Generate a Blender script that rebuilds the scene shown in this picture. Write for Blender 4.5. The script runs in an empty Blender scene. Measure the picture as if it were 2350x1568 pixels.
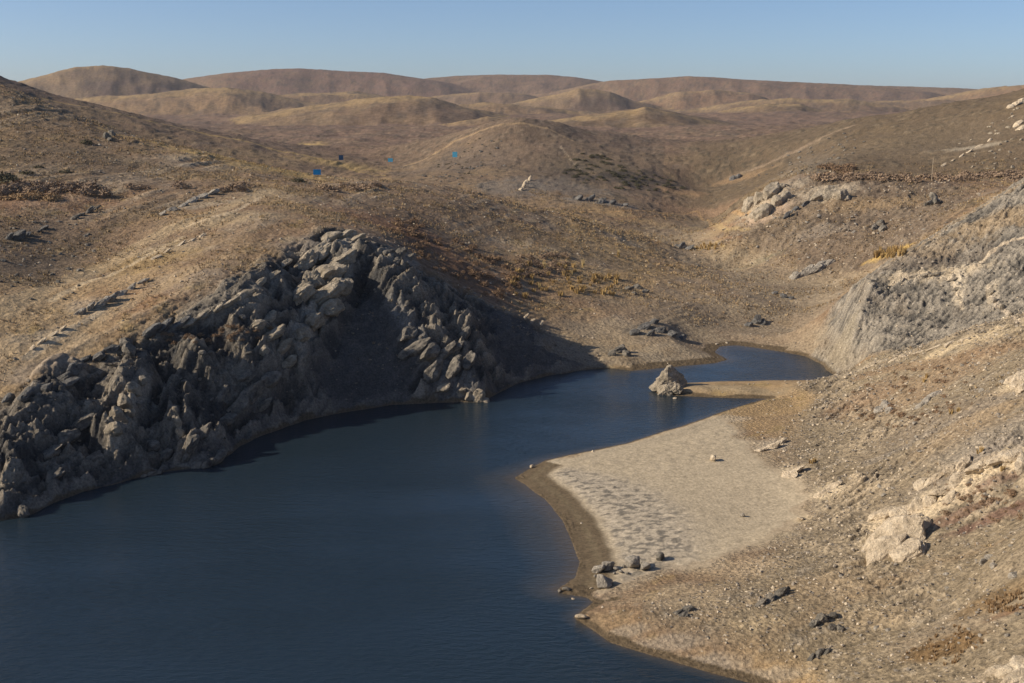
import bpy, bmesh, math, random
import numpy as np
from mathutils import Vector, Matrix

# ------------------------------------------------------------------ camera, sky, sun, exposure
SC = bpy.context.scene
COL = SC.collection
CAMH = 36.0                      # metres above the water
FPX = 1137.8                     # focal length in pixels of a 1024 px wide frame
PITCH = math.atan((341.5 - 105.0) / FPX)
cam_d = bpy.data.cameras.new('camera')
cam_d.lens = 40.0; cam_d.sensor_width = 36.0; cam_d.clip_start = 0.3; cam_d.clip_end = 40000
cam = bpy.data.objects.new('camera', cam_d); COL.objects.link(cam)
cam.location = (0, 0, CAMH); cam.rotation_euler = (math.pi / 2 - PITCH, 0, 0)
SC.camera = cam

SUN_AZ = math.radians(-97)       # compass angle from +Y, clockwise: the sun stands to the left, a little behind
SUN_EL = math.radians(28)
world = bpy.data.worlds.new('World'); SC.world = world; world.use_nodes = True
wn = world.node_tree.nodes; wl = world.node_tree.links
bg = wn['Background']
sky = wn.new('ShaderNodeTexSky'); sky.sky_type = 'NISHITA'; sky.sun_disc = False
sky.sun_elevation = SUN_EL; sky.sun_rotation = SUN_AZ
sky.altitude = 1400; sky.air_density = 0.7; sky.dust_density = 2.6; sky.ozone_density = 3.2
wl.new(sky.outputs[0], bg.inputs[0]); bg.inputs[1].default_value = 0.10

sun_d = bpy.data.lights.new('sun', 'SUN'); sun_d.energy = 4.6; sun_d.angle = math.radians(0.53)
sun_d.color = (1.0, 0.87, 0.70)
sun = bpy.data.objects.new('sun', sun_d); COL.objects.link(sun)
sdir = Vector((math.sin(SUN_AZ) * math.cos(SUN_EL), math.cos(SUN_AZ) * math.cos(SUN_EL), math.sin(SUN_EL)))
sun.rotation_euler = sdir.to_track_quat('Z', 'Y').to_euler()
sun.location = (-60, 0, 120)

SC.view_settings.view_transform = 'Standard'; SC.view_settings.look = 'None'
SC.view_settings.exposure = 0.32; SC.view_settings.gamma = 1.0
SC.render.engine = 'CYCLES'
SC.cycles.use_denoising = True
SC.cycles.max_bounces = 4; SC.cycles.diffuse_bounces = 2; SC.cycles.glossy_bounces = 2
SC.cycles.volume_bounces = 0

# ------------------------------------------------------------------ numeric helpers
import time as _t; _T0 = _t.time()
def lap(n): print('LAP %-10s %.1f' % (n, _t.time() - _T0))
RNG = np.random.RandomState(7)
_perm = np.concatenate([RNG.permutation(512)] * 3).astype(np.int32)
_ang = RNG.rand(512) * 2 * np.pi
_gx, _gy = np.cos(_ang).astype(np.float32), np.sin(_ang).astype(np.float32)
_g3 = RNG.randn(512, 3); _g3 /= np.linalg.norm(_g3, axis=1)[:, None]; _g3 = _g3.astype(np.float32)

def noise2(x, y):
    fx = np.floor(x); fy = np.floor(y)
    xf = (x - fx).astype(np.float32); yf = (y - fy).astype(np.float32)
    xi = fx.astype(np.int32); yi = fy.astype(np.int32)
    u = xf * xf * xf * (xf * (xf * 6 - 15) + 10); v = yf * yf * yf * (yf * (yf * 6 - 15) + 10)
    def g(i, j):
        h = _perm[_perm[(xi + i) & 511] + ((yi + j) & 511)]
        return _gx[h] * (xf - i) + _gy[h] * (yf - j)
    a = g(0, 0); b = g(1, 0); c = g(0, 1); d = g(1, 1)
    return 1.5 * ((a + (b - a) * u) * (1 - v) + (c + (d - c) * u) * v)

def noise3(x, y, z):
    fx = np.floor(x); fy = np.floor(y); fz_ = np.floor(z)
    xf = (x - fx).astype(np.float32); yf = (y - fy).astype(np.float32); zf = (z - fz_).astype(np.float32)
    xi = fx.astype(np.int32); yi = fy.astype(np.int32); zi = fz_.astype(np.int32)
    f = lambda t: t * t * t * (t * (t * 6 - 15) + 10)
    u, v, w = f(xf), f(yf), f(zf)
    def g(i, j, k):
        h = _perm[_perm[_perm[(xi + i) & 511] + ((yi + j) & 511)] + ((zi + k) & 511)]
        G = _g3[h]
        return G[..., 0] * (xf - i) + G[..., 1] * (yf - j) + G[..., 2] * (zf - k)
    def L(a, b, t): return a + (b - a) * t
    return 1.5 * L(L(L(g(0,0,0), g(1,0,0), u), L(g(0,1,0), g(1,1,0), u), v),
                   L(L(g(0,0,1), g(1,0,1), u), L(g(0,1,1), g(1,1,1), u), v), w)

def fbm2(x, y, wl, octs=4, gain=0.5, ridged=False):
    s = np.zeros_like(x); a = 1.0; k = 1.0 / wl; tot = 0
    for o in range(octs):
        n = noise2(x * k + 17.3 * o, y * k - 9.1 * o)
        if ridged: n = 1 - 2 * np.abs(n)
        s += a * n; tot += a; a *= gain; k *= 2.03
    return s / tot

def fbm3(x, y, z, wl, octs=3, gain=0.5, ridged=False):
    s = np.zeros_like(x); a = 1.0; k = 1.0 / wl; tot = 0
    for o in range(octs):
        n = noise3(x * k + 17.3 * o, y * k - 9.1 * o, z * k + 3.7 * o)
        if ridged: n = 1 - 2 * np.abs(n)
        s += a * n; tot += a; a *= gain; k *= 2.03
    return s / tot

def sstep(a, b, x):
    t = np.clip((x - a) / (b - a), 0, 1); return t * t * (3 - 2 * t)

S = 1024.0 / 2350.0              # my measurements of the photograph are on a 2350 px wide view
def ray(X, Y):
    px, py = X * S, Y * S
    r = (px - 512) / FPX; u = (341.5 - py) / FPX
    dx = r; dy = math.cos(PITCH) + u * math.sin(PITCH); dz = -math.sin(PITCH) + u * math.cos(PITCH)
    h = math.hypot(dx, dy)
    return math.atan2(dx, dy), dz / h           # azimuth, slope
def at_z(X, Y, z):
    th, sl = ray(X, Y); d = (z - CAMH) / sl
    return d * math.sin(th), d * math.cos(th), z
def at_d(X, Y, d):                # d = depth along the view axis
    th, sl = ray(X, Y); d = d / math.cos(th)
    return d * math.sin(th), d * math.cos(th), CAMH + sl * d

# ------------------------------------------------------------------ the shoreline (z = 0), with the steepness of the bank
SH = [(-900,1360,1.2),(-500,1295,1.3),(-200,1235,1.4),(0,1196,1.5),(60,1184,1.6),(110,1160,1.6),(190,1128,1.6),(330,1095,1.7),(400,1080,1.5),
 (480,1072,1.4),(505,1055,1.8),(600,1000,2.0),(700,965,2.0),(800,945,2.0),(900,930,1.9),(1000,925,1.8),(1110,922,1.6),(1150,898,1.5),
 (1190,880,1.5),(1260,862,1.3),(1330,850,1.1),(1400,846,.9),(1425,848,.25),(1450,851,.13),(1560,840,.13),(1640,833,.13),(1668,825,.13),
 (1638,808,.12),(1650,795,.07),(1690,792,.06),(1730,797,.06),(1800,808,.12),(1850,818,.5),(1878,835,.9),(1892,850,1.2),(1915,862,.9),(1925,868,.4),
 (1900,872,.25),(1780,873,.3),(1650,876,.35),(1570,880,.4),(1510,884,.4),(1500,893,.5),(1512,905,.5),(1570,909,.38),(1650,912,.36),
 (1752,914,.35),(1775,914,.25),(1747,919,.25),(1650,948,.3),(1566,978,.3),(1440,1018,.3),(1380,1030,.25),(1300,1045,.2),(1250,1057,.16),
 (1215,1077,.1),(1180,1097,.06),(1205,1112,.05),(1250,1145,.05),(1290,1192,.05),(1312,1240,.05),(1332,1290,.055),(1318,1325,.07),
 (1275,1355,.1),(1295,1363,.1),(1345,1370,.12),(1362,1382,.2),(1318,1417,.3),(1345,1437,.3),(1400,1475,.3),(1480,1500,.32),(1560,1525,.33),
 (1650,1550,.35),(1725,1570,.4),(1800,1605,.4)]
shore = []
for X, Y, s in SH:
    x, y, _ = at_z(X, Y, 0.0); shore.append((x, y, s))
for th, d in ((13.5, 62), (9, 58), (0, 57), (-15, 57), (-30, 58), (-42, 60), (-48, 75)):
    t = math.radians(th); shore.append((d * math.sin(t), d * math.cos(t), .45))
shore = np.array(shore)

def shore_dist(x, y):
    """signed distance to the waterline (+ on land) and bank steepness there"""
    n = len(shore); best = np.full(x.shape, 1e9); sl = np.zeros(x.shape); inside = np.zeros(x.shape, bool)
    for i in range(n):
        ax, ay, as_ = shore[i]; bx, by, bs = shore[(i + 1) % n]
        ex, ey = bx - ax, by - ay; L2 = ex * ex + ey * ey + 1e-9
        t = np.clip(((x - ax) * ex + (y - ay) * ey) / L2, 0, 1)
        dd = (x - ax - t * ex) ** 2 + (y - ay - t * ey) ** 2
        m = dd < best; best[m] = dd[m]; sl[m] = (as_ + (bs - as_) * t)[m]
        c = ((ay > y) != (by > y)) & (x < (bx - ax) * (y - ay) / (by - ay + 1e-12) + ax)
        inside ^= c
    dist = np.sqrt(best)
    num = np.zeros(x.shape); den = np.zeros(x.shape)
    for i in range(n):
        ax, ay, as_ = shore[i]; bx, by, bs = shore[(i + 1) % n]
        L = math.hypot(bx - ax, by - ay); k = max(1, int(L / 3))
        for q in range(k):
            t = (q + .5) / k
            w = 1.0 / (((x - ax - t * (bx - ax)) ** 2 + (y - ay - t * (by - ay)) ** 2) + .6) ** 2 * (L / k)
            num += w * (as_ + (bs - as_) * t); den += w
    return np.where(inside, -dist, dist), num / den

def in_poly(x, y, poly):
    inside = np.zeros(x.shape, bool); n = len(poly)
    for i in range(n):
        ax, ay = poly[i][:2]; bx, by = poly[(i + 1) % n][:2]
        inside ^= ((ay > y) != (by > y)) & (x < (bx - ax) * (y - ay) / (by - ay + 1e-12) + ax)
    return inside

# ------------------------------------------------------------------ terrain control points
CP = []
def cz(*pts):
    for X, Y, z in pts: CP.append(at_z(X, Y, z))
def cd(*pts):
    for X, Y, d in pts: CP.append(at_d(X, Y, d))
def cw(th, d, z):
    t = math.radians(th); CP.append((d * math.sin(t), d * math.cos(t), z))
# crest of the left cliff, from the lower left over the knob and down to the right
CREST = [(-600,1080,4.5),(-200,960,6),(0,905,7.5),(160,840,9),(270,780,10.5),(330,740,12),(440,690,13.5),(520,640,15.5),(640,580,17),(730,525,19),
         (780,512,19.5),(840,548,17.8),(900,575,16),(960,602,14),(1060,650,11),(1130,690,8.5),(1200,722,6),(1280,770,3.2),(1340,800,2),(1420,832,.8)]
def _lower(X, Y, z):                             # same distance, a little lower in view
    q = (30 if X < 760 else 22) * min(1, z / 8); return X, Y + q, 36 - (36 - z) * (Y + q - 241) / (Y - 241)
CREST = [_lower(*c) for c in CREST]
cz(*CREST)
def _convex():                                   # the cliff bellies out between crest and waterline
    sw = [at_z(X, Y, 0) for X, Y, _ in SH[1:22]]
    for X, Y, z in CREST[1:-3]:
        p = at_z(X, Y, z); q = min(sw, key=lambda a: (a[0] - p[0]) ** 2 + (a[1] - p[1]) ** 2)
        for t, k in ((.25, .36), (.6, .74)):
            CP.append((q[0] + (p[0] - q[0]) * t, q[1] + (p[1] - q[1]) * t, z * k))
_convex()
# left hillside
cd((0,700,130),(0,600,147),(0,500,168),(0,400,198),(0,300,232),(-300,600,140),(-300,300,240),(-600,800,110),
   (300,600,153),(300,520,170),(300,450,190),(300,380,216),(150,800,123),(150,600,154),(150,680,136),(500,500,171),(500,420,205),
   (650,470,185),(600,420,210),(400,620,145),(550,560,156))
cd((-500,90,280),(-200,140,275),(0,197,270),(100,237,268),(230,290,265),(450,345,255),(650,390,245),(740,413,238))
cd((861,418,232),(1019,431,246),(1180,468,250),(1270,488,255),(1421,530,263),(1520,558,268),(1600,576,274))
for th, d, z in ((12,215,2.2),(12.5,240,2.4),(12.2,192,1.6),(13.8,200,1.7),(6.5,290,3.6),(8,270,3.2),(5,312,5),(9.5,300,3.2)): cw(th, d, z)
cz((850,480,18.5),(1000,500,15.8),(1100,550,12.4),(1200,600,9.6),(1300,650,6.8),(1300,560,9.5),(1400,700,4.6),(1500,750,2.8),(1400,620,6.2),
   (1450,800,1.2),(1560,815,1.0),(1500,680,4),(1600,640,3.3),(1560,600,3.9),(1640,620,2.6),(1650,740,1.3),(1600,770,1.2))
# valley floor and flats behind the inlet
cz((1660,690,3.0),(1750,692,2.5),(1830,715,1.5),(1580,700,3.6),(1700,645,1.7),(1800,655,1.4),(1550,505,3.5),(1650,500,3.3),(1750,520,2.8),(1700,600,1.8),(1780,640,1.4),(1900,650,1.6),(1800,700,1.2),(1850,760,.8),(1720,770,.8),(1640,550,3.0),(1880,700,1.4))
# hollow behind the left ridge, then the second ridge
for th, d, z in ((-24,330,30),(-20,330,22),(-15,325,15),(-9,318,10),(-4,315,8.5),(-30,340,36)): cw(th, d, z)
cd((-300,150,430),(-100,180,430),(100,221,425),(400,286,420),(600,330,415),(780,371,405),(890,401,395))
# middle hill
cd((930,375,420),(1040,320,430),(1130,287,432),(1180,279,432),(1260,291,428),(1330,325,420),(1430,362,405),(1520,402,390),(1570,432,378))
cd((960,425,345),(1100,440,335),(1200,460,325),(1300,473,322),(1420,474,330),(1500,470,345),(1600,480,350),(1400,425,360),(1200,380,380),(1050,390,375))
for X in range(-300, 1700, 200): cw(math.degrees(ray(X, 300)[0]), 530, 10)
for X in range(-600, 1500, 260): cw(math.degrees(ray(X, 300)[0]), 600, 9)
# right-hand hill far up the valley
cd((1590,435,385),(1680,400,392),(1750,370,396),(1830,330,400),(1950,287,402),(2050,270,400),(2100,261,398),(2200,241,395),(2300,224,390),(2360,210,385),(2700,120,380))
cd((1900,405,312),(2000,410,305),(2100,410,300),(2200,408,296),(2350,400,292),(2600,380,285),(1800,420,318),(2000,345,350),(2200,320,345),(2350,300,330),(1700,455,330),(1760,435,305))
for X in range(1700, 2800, 200): cw(math.degrees(ray(X, 300)[0]), 530, 14)
# spur with pale outcrops
cd((1700,478,292),(1770,455,275),(1850,450,270),(1920,440,268),(2000,440,265),(2150,432,262),(2300,425,260),(1660,560,264),(1700,560,255),(1820,590,238),
   (1900,560,238),(2000,520,247),(2100,500,245),(2000,600,223),(1950,635,221),(2100,570,217),(2200,480,228),(2350,440,225))
# grey rock face
cd((1893,745,157),(1925,700,160),(1960,662,163),(2050,592,168),(2150,532,171),(2230,482,173),(2350,412,177),(2600,300,180))
cd((2000,780,148),(2100,780,144),(2200,700,150),(2350,600,153),(2350,700,140),(2200,600,160),(2080,690,155),(1980,740,154),(2600,500,155))
for th, d, z in ((17.5,205,6.5),(20,205,10),(23,208,14),(28,210,20)): cw(th, d, z)
# near right hillside
cd((2020,830,138),(2150,792,128),(2350,757,118),(2650,700,105),(2100,900,118),(1980,1000,112),(2650,1000,78))
cz((2350,880,12),(2350,1000,10.5),(2350,1200,8.2),(2350,1400,7.2),(2350,1568,6.8),(2100,1000,5.8),(2100,1200,4.3),(2100,1400,3.6),(2100,1568,3.5),(2000,1300,3.1),(2220,1300,5.8),(1960,1568,2.2))
cz((1900,900,1.5),(1850,960,1.3),(1900,1000,1.9),(1960,1100,2.6),(1850,1150,.95),(1700,1100,.75),(1600,1050,.65),(1500,1120,.5),(1480,1250,.45),(1620,1200,.7),
   (1760,1240,.95),(1700,1330,1.1),(1560,1340,.6),(1600,1400,1.3),(1450,1420,1.0),(1800,1400,1.9),(1900,1300,2.4),(1900,1500,1.6),(1750,1480,1.2),(1700,900,.9),(1850,890,1.1),(1600,893,.8))
for X, Y, s in SH:                              # the waterline itself
    CP.append(at_z(X, Y, 0.05))
for th in (-46, -30, -15, 0, 10):
    cw(th, 2, 34.2); cw(th, 5, 31.0); cw(th, 12, 25.5); cw(th, 30, 13); cw(th, 48, 3.5)
for th in (18, 25, 35, 46):
    cw(th, 2, 34.2); cw(th, 5, 31.0); cw(th, 12, 25.5); cw(th, 28, 14)
for d, z in ((60, 12), (90, 18), (130, 22), (200, 30), (300, 38), (430, 45)): cw(46, d, z)
for d, z in ((110, 4), (150, 18), (200, 30), (280, 46), (430, 44)): cw(-46, d, z)
for a in (2500, 3000, 3500):
    cd((a, 1100, 70 - (a - 2500) * .01))
CP = np.array(CP)

def warp(x, y):
    return np.arctan2(x, y), 0.5 * np.log(x * x + y * y)
def tps_fit(P, v, lam):
    n = len(P); D = ((P[:, None] - P[None]) ** 2).sum(-1)
    K = np.where(D > 0, D * np.log(D + 1e-12) * .5, 0) + lam * np.eye(n)
    Q = np.c_[np.ones(n), P]; A = np.block([[K, Q], [Q.T, np.zeros((3, 3))]])
    return np.linalg.solve(A, np.r_[v, 0, 0, 0])
cu, cv = warp(CP[:, 0], CP[:, 1]); cpP = np.c_[cu, cv]
cdist = np.exp(cv); W = tps_fit(cpP, CP[:, 2] / np.sqrt(cdist), 2e-5)
def tps(th, ld):
    out = W[-3] + W[-2] * th + W[-1] * ld
    for i in range(len(cpP)):
        D = (th - cpP[i, 0]) ** 2 + (ld - cpP[i, 1]) ** 2
        out = out + (W[i] * .5) * D * np.log(D + 1e-12)
    return out * np.exp(ld * .5)

# far ridges: crest line (photo view), distance, half width front/back
RIDGES = [
 (2000, 300, [(-300,235),(-60,215),(40,190),(100,174),(170,156),(235,152),(300,160),(400,180),(470,200),(560,225)]),
 (2700, 420, [(330,205),(430,182),(520,168),(620,160),(690,157),(790,162),(880,168),(960,180),(1030,192),(1100,210)]),
 (2900, 420, [(850,205),(960,183),(1050,176),(1150,173),(1250,172),(1320,178),(1390,189),(1480,205)]),
 (2450, 380, [(1260,215),(1350,195),(1400,187),(1500,180),(1580,176),(1640,178),(1700,183),(1800,188),(1900,191),(2000,197),(2100,210)]),
 (2800, 420, [(1750,205),(1850,194),(1950,195),(2080,199),(2200,202),(2300,208),(2420,200),(2700,190)]),
 (1900, 300, [(2130,230),(2260,205),(2350,198),(2450,190),(2800,170)]),
 (1500, 230, [(80,245),(200,226),(330,222),(450,208),(520,205),(600,216),(700,240)]),
 (1650, 260, [(380,265),(480,245),(600,226),(700,216),(820,212),(900,224),(1000,245)]),
 (950, 200, [(380,310),(500,285),(600,262),(700,245),(850,226),(940,222),(1000,230),(1100,258),(1150,272),(1230,295)]),
 (690, 110, [(640,372),(760,348),(860,326),(960,300),(1050,280),(1120,271),(1200,282),(1280,310)]),
 (780, 150, [(1120,300),(1200,277),(1350,258),(1480,245),(1600,268),(1700,290),(1830,308),(1930,335)]),
 (1600, 190, [(1180,245),(1280,226),(1330,213),(1400,222),(1450,238),(1520,255)]),
 (1750, 220, [(1420,250),(1500,233),(1560,215),(1640,207),(1720,213),(1800,235)]),
 (1150, 130, [(1600,285),(1680,262),(1760,246),(1840,250),(1900,274),(1970,300)]),
 (1500, 190, [(1600,255),(1700,236),(1820,226),(1950,232),(2050,250),(2150,275)]),
 (1750, 220, [(1900,250),(2000,233),(2150,226),(2250,230),(2330,226),(2450,240)]),
 (2000, 240, [(900,240),(1000,218),(1100,208),(1200,216),(1280,235)]),
 (1200, 150, [(860,262),(980,248),(1120,238),(1240,245),(1330,262)]),
]
def far_height(th, d, x, y):
    base = 9 + np.clip(d - 450, 0, 2600) * .011
    H = base.copy()
    wob = fbm2(x, y, 420, 2)
    idx = np.full(d.shape, -1, np.int8); pr = np.zeros_like(d)
    for ri, (dc0, w, pts) in enumerate(RIDGES):
        az = np.array([ray(X, Y)[0] for X, Y in pts]); sl = np.array([ray(X, Y)[1] for X, Y in pts])
        zc = CAMH + sl * dc0
        z = np.interp(th, az, zc)
        dc = dc0 + wob * w * .0
        ta = sstep(az[0] - .06, az[0], th) * (1 - sstep(az[-1], az[-1] + .06, th))
        ww = np.where(d < dc, w * .85, w)
        q = np.clip(np.abs(d - dc) / ww, 0, 2.5)
        bb = base if True else 0
        prof = np.exp(-q * q)
        bl = 9 + (dc0 - 450) * .011
        lat = th * dc0; spur_ = 1 - 2.2 * np.abs(noise2(lat / (w * .55) + dc0 * .013 + wob * 1.5, d / (w * 2.5))) + .5 * (1 - 2 * np.abs(noise2(lat / (w * .2) + dc0, d / w + 3)))
        h = bl + (z - bl) * prof * ta - (1 - prof) * 14 + (z - bl).clip(8, 60) * .45 * prof * (1 - prof) * spur_ * ta
        k = 3.0; up = h > H; idx[up] = ri; pr[up] = np.where(d < dc, prof, prof * .6)[up]
        H = np.maximum(H, h) + k * np.exp(-np.abs(H - h) / k) * .25
    return H, idx, pr

lap('the terrain grid')
# ------------------------------------------------------------------ the terrain grid (polar, finer where the picture needs it)
def rows():
    out = [1.5]
    while out[-1] < 5200:
        d = out[-1]
        if d < 48: st = d * .05 + .1
        elif d < 178: st = .18
        elif d < 285: st = .18 + (d - 178) / 107 * .37
        elif d < 540: st = .55 + (d - 285) / 255 * 1.6
        else: st = min(2.6 + (d - 540) * .017, 22 + max(0, d - 3000) * .12)
        out.append(d + st)
    return np.array(out)
DR = rows()
dense = np.radians(np.linspace(-25.2, 25.2, 800))
side = np.radians(np.linspace(25.2, 47, 34)[1:])
TH = np.r_[-side[::-1], dense, side]
NT, ND = len(TH), len(DR)
T2, D2 = np.meshgrid(TH, DR, indexing='ij')
X2 = D2 * np.sin(T2); Y2 = D2 * np.cos(T2)
print('grid', NT, ND, NT * ND)

def coarse(fn, n, st):
    """evaluate fn(theta, d) on every st-th grid line below row n and interpolate to the full grid"""
    ti = np.unique(np.r_[np.arange(0, NT, st), NT - 1]); di = np.unique(np.r_[np.arange(0, n, st), n - 1])
    a, b = np.meshgrid(TH[ti], DR[di], indexing='ij')
    V = fn(a, b); V = V if isinstance(V, tuple) else (V,)
    fi = np.interp(np.arange(NT), ti, np.arange(len(ti))); fj = np.interp(np.arange(n), di, np.arange(len(di)))
    i0 = np.minimum(fi.astype(int), len(ti) - 2); j0 = np.minimum(fj.astype(int), len(di) - 2)
    wa = (fi - i0)[:, None]; wb = (fj - j0)[None]
    out = []
    for v in V:
        r = v[i0] * (1 - wa) + v[i0 + 1] * wa
        out.append(r[:, j0] * (1 - wb) + r[:, j0 + 1] * wb)
    return out[0] if len(out) == 1 else tuple(out)
nn = int(np.searchsorted(DR, 620)); n0 = int(np.searchsorted(DR, 420))
H = np.zeros_like(X2)
near = coarse(lambda t, d: tps(t, np.log(d)), nn, 4)
H[:, :nn] = near
far, RIDX, RPR = far_height(T2[:, n0:], D2[:, n0:], X2[:, n0:], Y2[:, n0:])
wf = sstep(430, 600, D2[:, n0:])
Hf = far
H[:, n0:] = np.where(D2[:, n0:] < 620, H[:, n0:] * (1 - wf) + np.maximum(Hf, H[:, n0:] * (1 - wf)) * wf, Hf)
H = np.maximum(H, -1.0)

lap('shoreline\nns')
# shoreline
ns = int(np.searchsorted(DR, 300))
xs, ys = X2[:, :ns], Y2[:, :ns]
wob = .35 * fbm2(xs, ys, 5, 3) + .5 * fbm2(xs + 50, ys, 14, 2)
SD = np.full_like(X2, 60.0); SL = np.ones_like(X2)
sd, sl = coarse(lambda t, d: shore_dist(d * np.sin(t), d * np.cos(t)), ns, 3)
lim = sstep(0.2, .9, sl)
sd = sd + wob * (.45 + .9 * lim)
SD[:, :ns] = sd; SL[:, :ns] = sl
Hb = np.maximum(H, .25)
slp = SL * SD * (1 + .16 * np.clip(SD, 0, 200)) + .02
kk = .25 + .5 * sstep(.3, 1, SL)
hh = np.clip(.5 + .5 * (slp - Hb) / (kk * 2), 0, 1)
land = slp * (1 - hh) + Hb * hh - kk * 2 * hh * (1 - hh) * .5
H = np.where(SD > 0, np.maximum(land, .015 * np.minimum(SD, 1) + .004), np.maximum(SD * np.maximum(SL, .18) * .9, -2.6))
H0 = H.copy()

lap('zones')
# ------------------------------------------------------------------ zones (world-space polygons)
def world_poly(pts, bend=None): return [at_z(X, Y, z)[:2] for X, Y, z in pts]
crest_w = [at_z(X, Y - 8 * min(1, z / 8), z)[:2] for X, Y, z in CREST]
shore_w = [at_z(X, Y, 0)[:2] for X, Y, s in SH[1:22]]
cliff_poly = crest_w + shore_w[::-1]
def poly_mask(poly, soft, limit=320):
    n = int(np.searchsorted(DR, limit)); m = np.zeros_like(X2)
    def fn(t, d):
        x = d * np.sin(t); y = d * np.cos(t)
        wx = soft * fbm2(x, y, soft * 3, 3) * 1.2; wy = soft * fbm2(x + 91, y + 33, soft * 3, 3) * 1.2
        acc = np.zeros_like(x)
        for k in range(6):
            a = k * math.pi / 3
            acc += in_poly(x + wx + soft * .7 * math.cos(a), y + wy + soft * .7 * math.sin(a), poly)
        return acc / 6
    m[:, :n] = coarse(fn, n, 2)
    return m
M_cliff = poly_mask(cliff_poly, 2.0)
face_pts = [at_d(X, Y, d)[:2] for X, Y, d in ((1862,815,156),(1860,760,162),(1895,700,166),(1935,660,169),(2050,592,169),(2150,532,172),(2230,482,174),(2350,412,178),(2600,300,182),
            (2600,600,140),(2350,745,130),(2150,782,137),(2020,822,143),(1925,862,149),(1892,850,152))]
M_face = poly_mask(face_pts, 1.2)
spur_pts = [at_d(X, Y, d)[:2] for X, Y, d in ((1650,575,264),(1690,470,300),(1760,435,290),(1850,430,285),(2000,425,280),(2200,425,270),(2250,470,235),(2100,575,219),(1950,640,221),(1830,610,236))]
M_spur = poly_mask(spur_pts, 3.0)
beach_pts = [at_z(X, Y, z)[:2] for X, Y, z in ((1180,1097,0),(1250,1055,0),(1440,1018,0),(1650,948,0),(1700,985,.5),(1760,1060,.7),(1830,1110,.9),(1870,1150,1),(1840,1200,1),
             (1760,1250,.9),(1680,1290,.8),(1540,1300,.5),(1400,1360,.2),(1275,1355,0),(1332,1290,0),(1290,1192,0),(1205,1112,0))]
M_beach = poly_mask(beach_pts, 1.7)
M_beach_s = poly_mask(beach_pts, 2.0)

lap('relief')
# ------------------------------------------------------------------ relief
slope = lambda Z: np.hypot(*np.gradient(Z))
x, y = X2, Y2
flat = 1 - sstep(.4, 3.5, H) * 1.0
rough = (1 - M_beach_s) * sstep(.0, 1.2, SD) * (1 - .75 * flat * (D2 < 300))
dH = rough * (.75 * fbm2(x, y, 26, 3) + .30 * fbm2(x + 7, y + 5, 8, 3)) * sstep(60, 90, D2)
# old shorelines and diagonal ribs of bedding in the hillsides
bed = (x * -.62 + H * .75 + y * .12)
bedw = bed + .8 * fbm2(x, y, 11, 3)
rib = np.clip(1 - 2.2 * np.abs(noise2(bedw * .30, y * .02 + 4)), -.4, 1)
ribmask = sstep(-.1, .45, fbm2(x + 300, y, 34, 3)) * rough * sstep(600, 330, D2) * sstep(3, 7, H)
dH += .40 * rib * ribmask * (1 - .8 * sstep(-.14, -.06, T2))
# grassy clumps
cl = fbm2(x, y, 1.3, 2); cl2 = fbm2(x + 40, y + 9, 3.0, 2)
veg = rough * sstep(.25, .9, SD) * sstep(520, 260, D2)
dH += sstep(200, 260, D2) * (D2 < 700) * .55 * np.clip(fbm2(x + 11, y + 3, 2.3, 2) + .45 * fbm2(x + 19, y - 3, 7.5, 2) - .1, 0, 1)
dH += veg * (.10 * np.clip(cl, -.3, 1) + .16 * np.clip(cl2, -.2, 1)) * (1 - M_cliff) * (1 - M_face)
# far hills: folds and gullies
nf = int(np.searchsorted(DR, 330))
xf_, yf_ = x[:, nf:], y[:, nf:]
amp = sstep(360, 900, D2[:, nf:])
dfar = amp * (8 * fbm2(xf_, yf_, 300, 2) + 2.5 * (fbm2(xf_, yf_, 105, 3, ridged=True) - .3) + .8 * fbm2(xf_, yf_, 26, 2, ridged=True)) + sstep(330, 420, D2[:, nf:]) * (1.3 * fbm2(xf_, yf_, 45, 3, ridged=True) + .35 * fbm2(xf_, yf_, 12, 2))
crestdamp = 1 - .55 * sstep(1700, 2300, D2[:, nf:])
dH[:, nf:] += dfar * crestdamp

lap('bedrock')
# ribs of harder rock standing out of the cliff
def add_rib(pts, h, w):
    pl = []
    for X, Y in pts:
        th, slp_ = ray(X, Y); k = np.where((H0[np.clip(np.searchsorted(TH, th), 1, NT - 1)] - (CAMH + slp_ * DR) > 0) & (DR > 66))[0]
        d = DR[k[0]]; pl.append((d * math.sin(th), d * math.cos(th)))
    J = (D2 > 85) & (D2 < 185) & (T2 < .1); px, py = X2[J], Y2[J]
    px = px + .8 * fbm2(px, py, 5, 2); py = py + .8 * fbm2(px + 33, py, 5, 2)
    best = np.full(px.shape, 1e9)
    for (ax, ay), (bx, by) in zip(pl[:-1], pl[1:]):
        ex, ey = bx - ax, by - ay; t = np.clip(((px - ax) * ex + (py - ay) * ey) / (ex * ex + ey * ey + 1e-9), 0, 1)
        best = np.minimum(best, (px - ax - t * ex) ** 2 + (py - ay - t * ey) ** 2)
    q = np.sqrt(best) / w
    dH[J] += h * np.clip(1.25 - q * q * 1.0, 0, 1) * sstep(0, 1.5, SD[J])
for pts, h, w in (([(800,590),(770,660),(720,735),(690,790)], 1.5, 3.0), ([(640,590),(590,640),(520,690),(440,735)], .8, 1.8), ([(640,650),(600,700),(560,760),(590,830)], 1.1, 2.2),
                  ([(320,860),(285,930),(258,1000)], 2.0, 2.0), ([(405,930),(412,1000)], 1.5, 1.6), ([(880,600),(930,700),(985,790),(1030,880)], 1.6, 3.8), ([(1060,760),(1085,840),(1105,905)], 1.4, 2.4),
                  ([(150,850),(90,950),(20,1080)], 1.5, 2.5), ([(450,830),(470,920),(480,1050)], 1.6, 2.2)):
    add_rib(pts, h, w)
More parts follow.
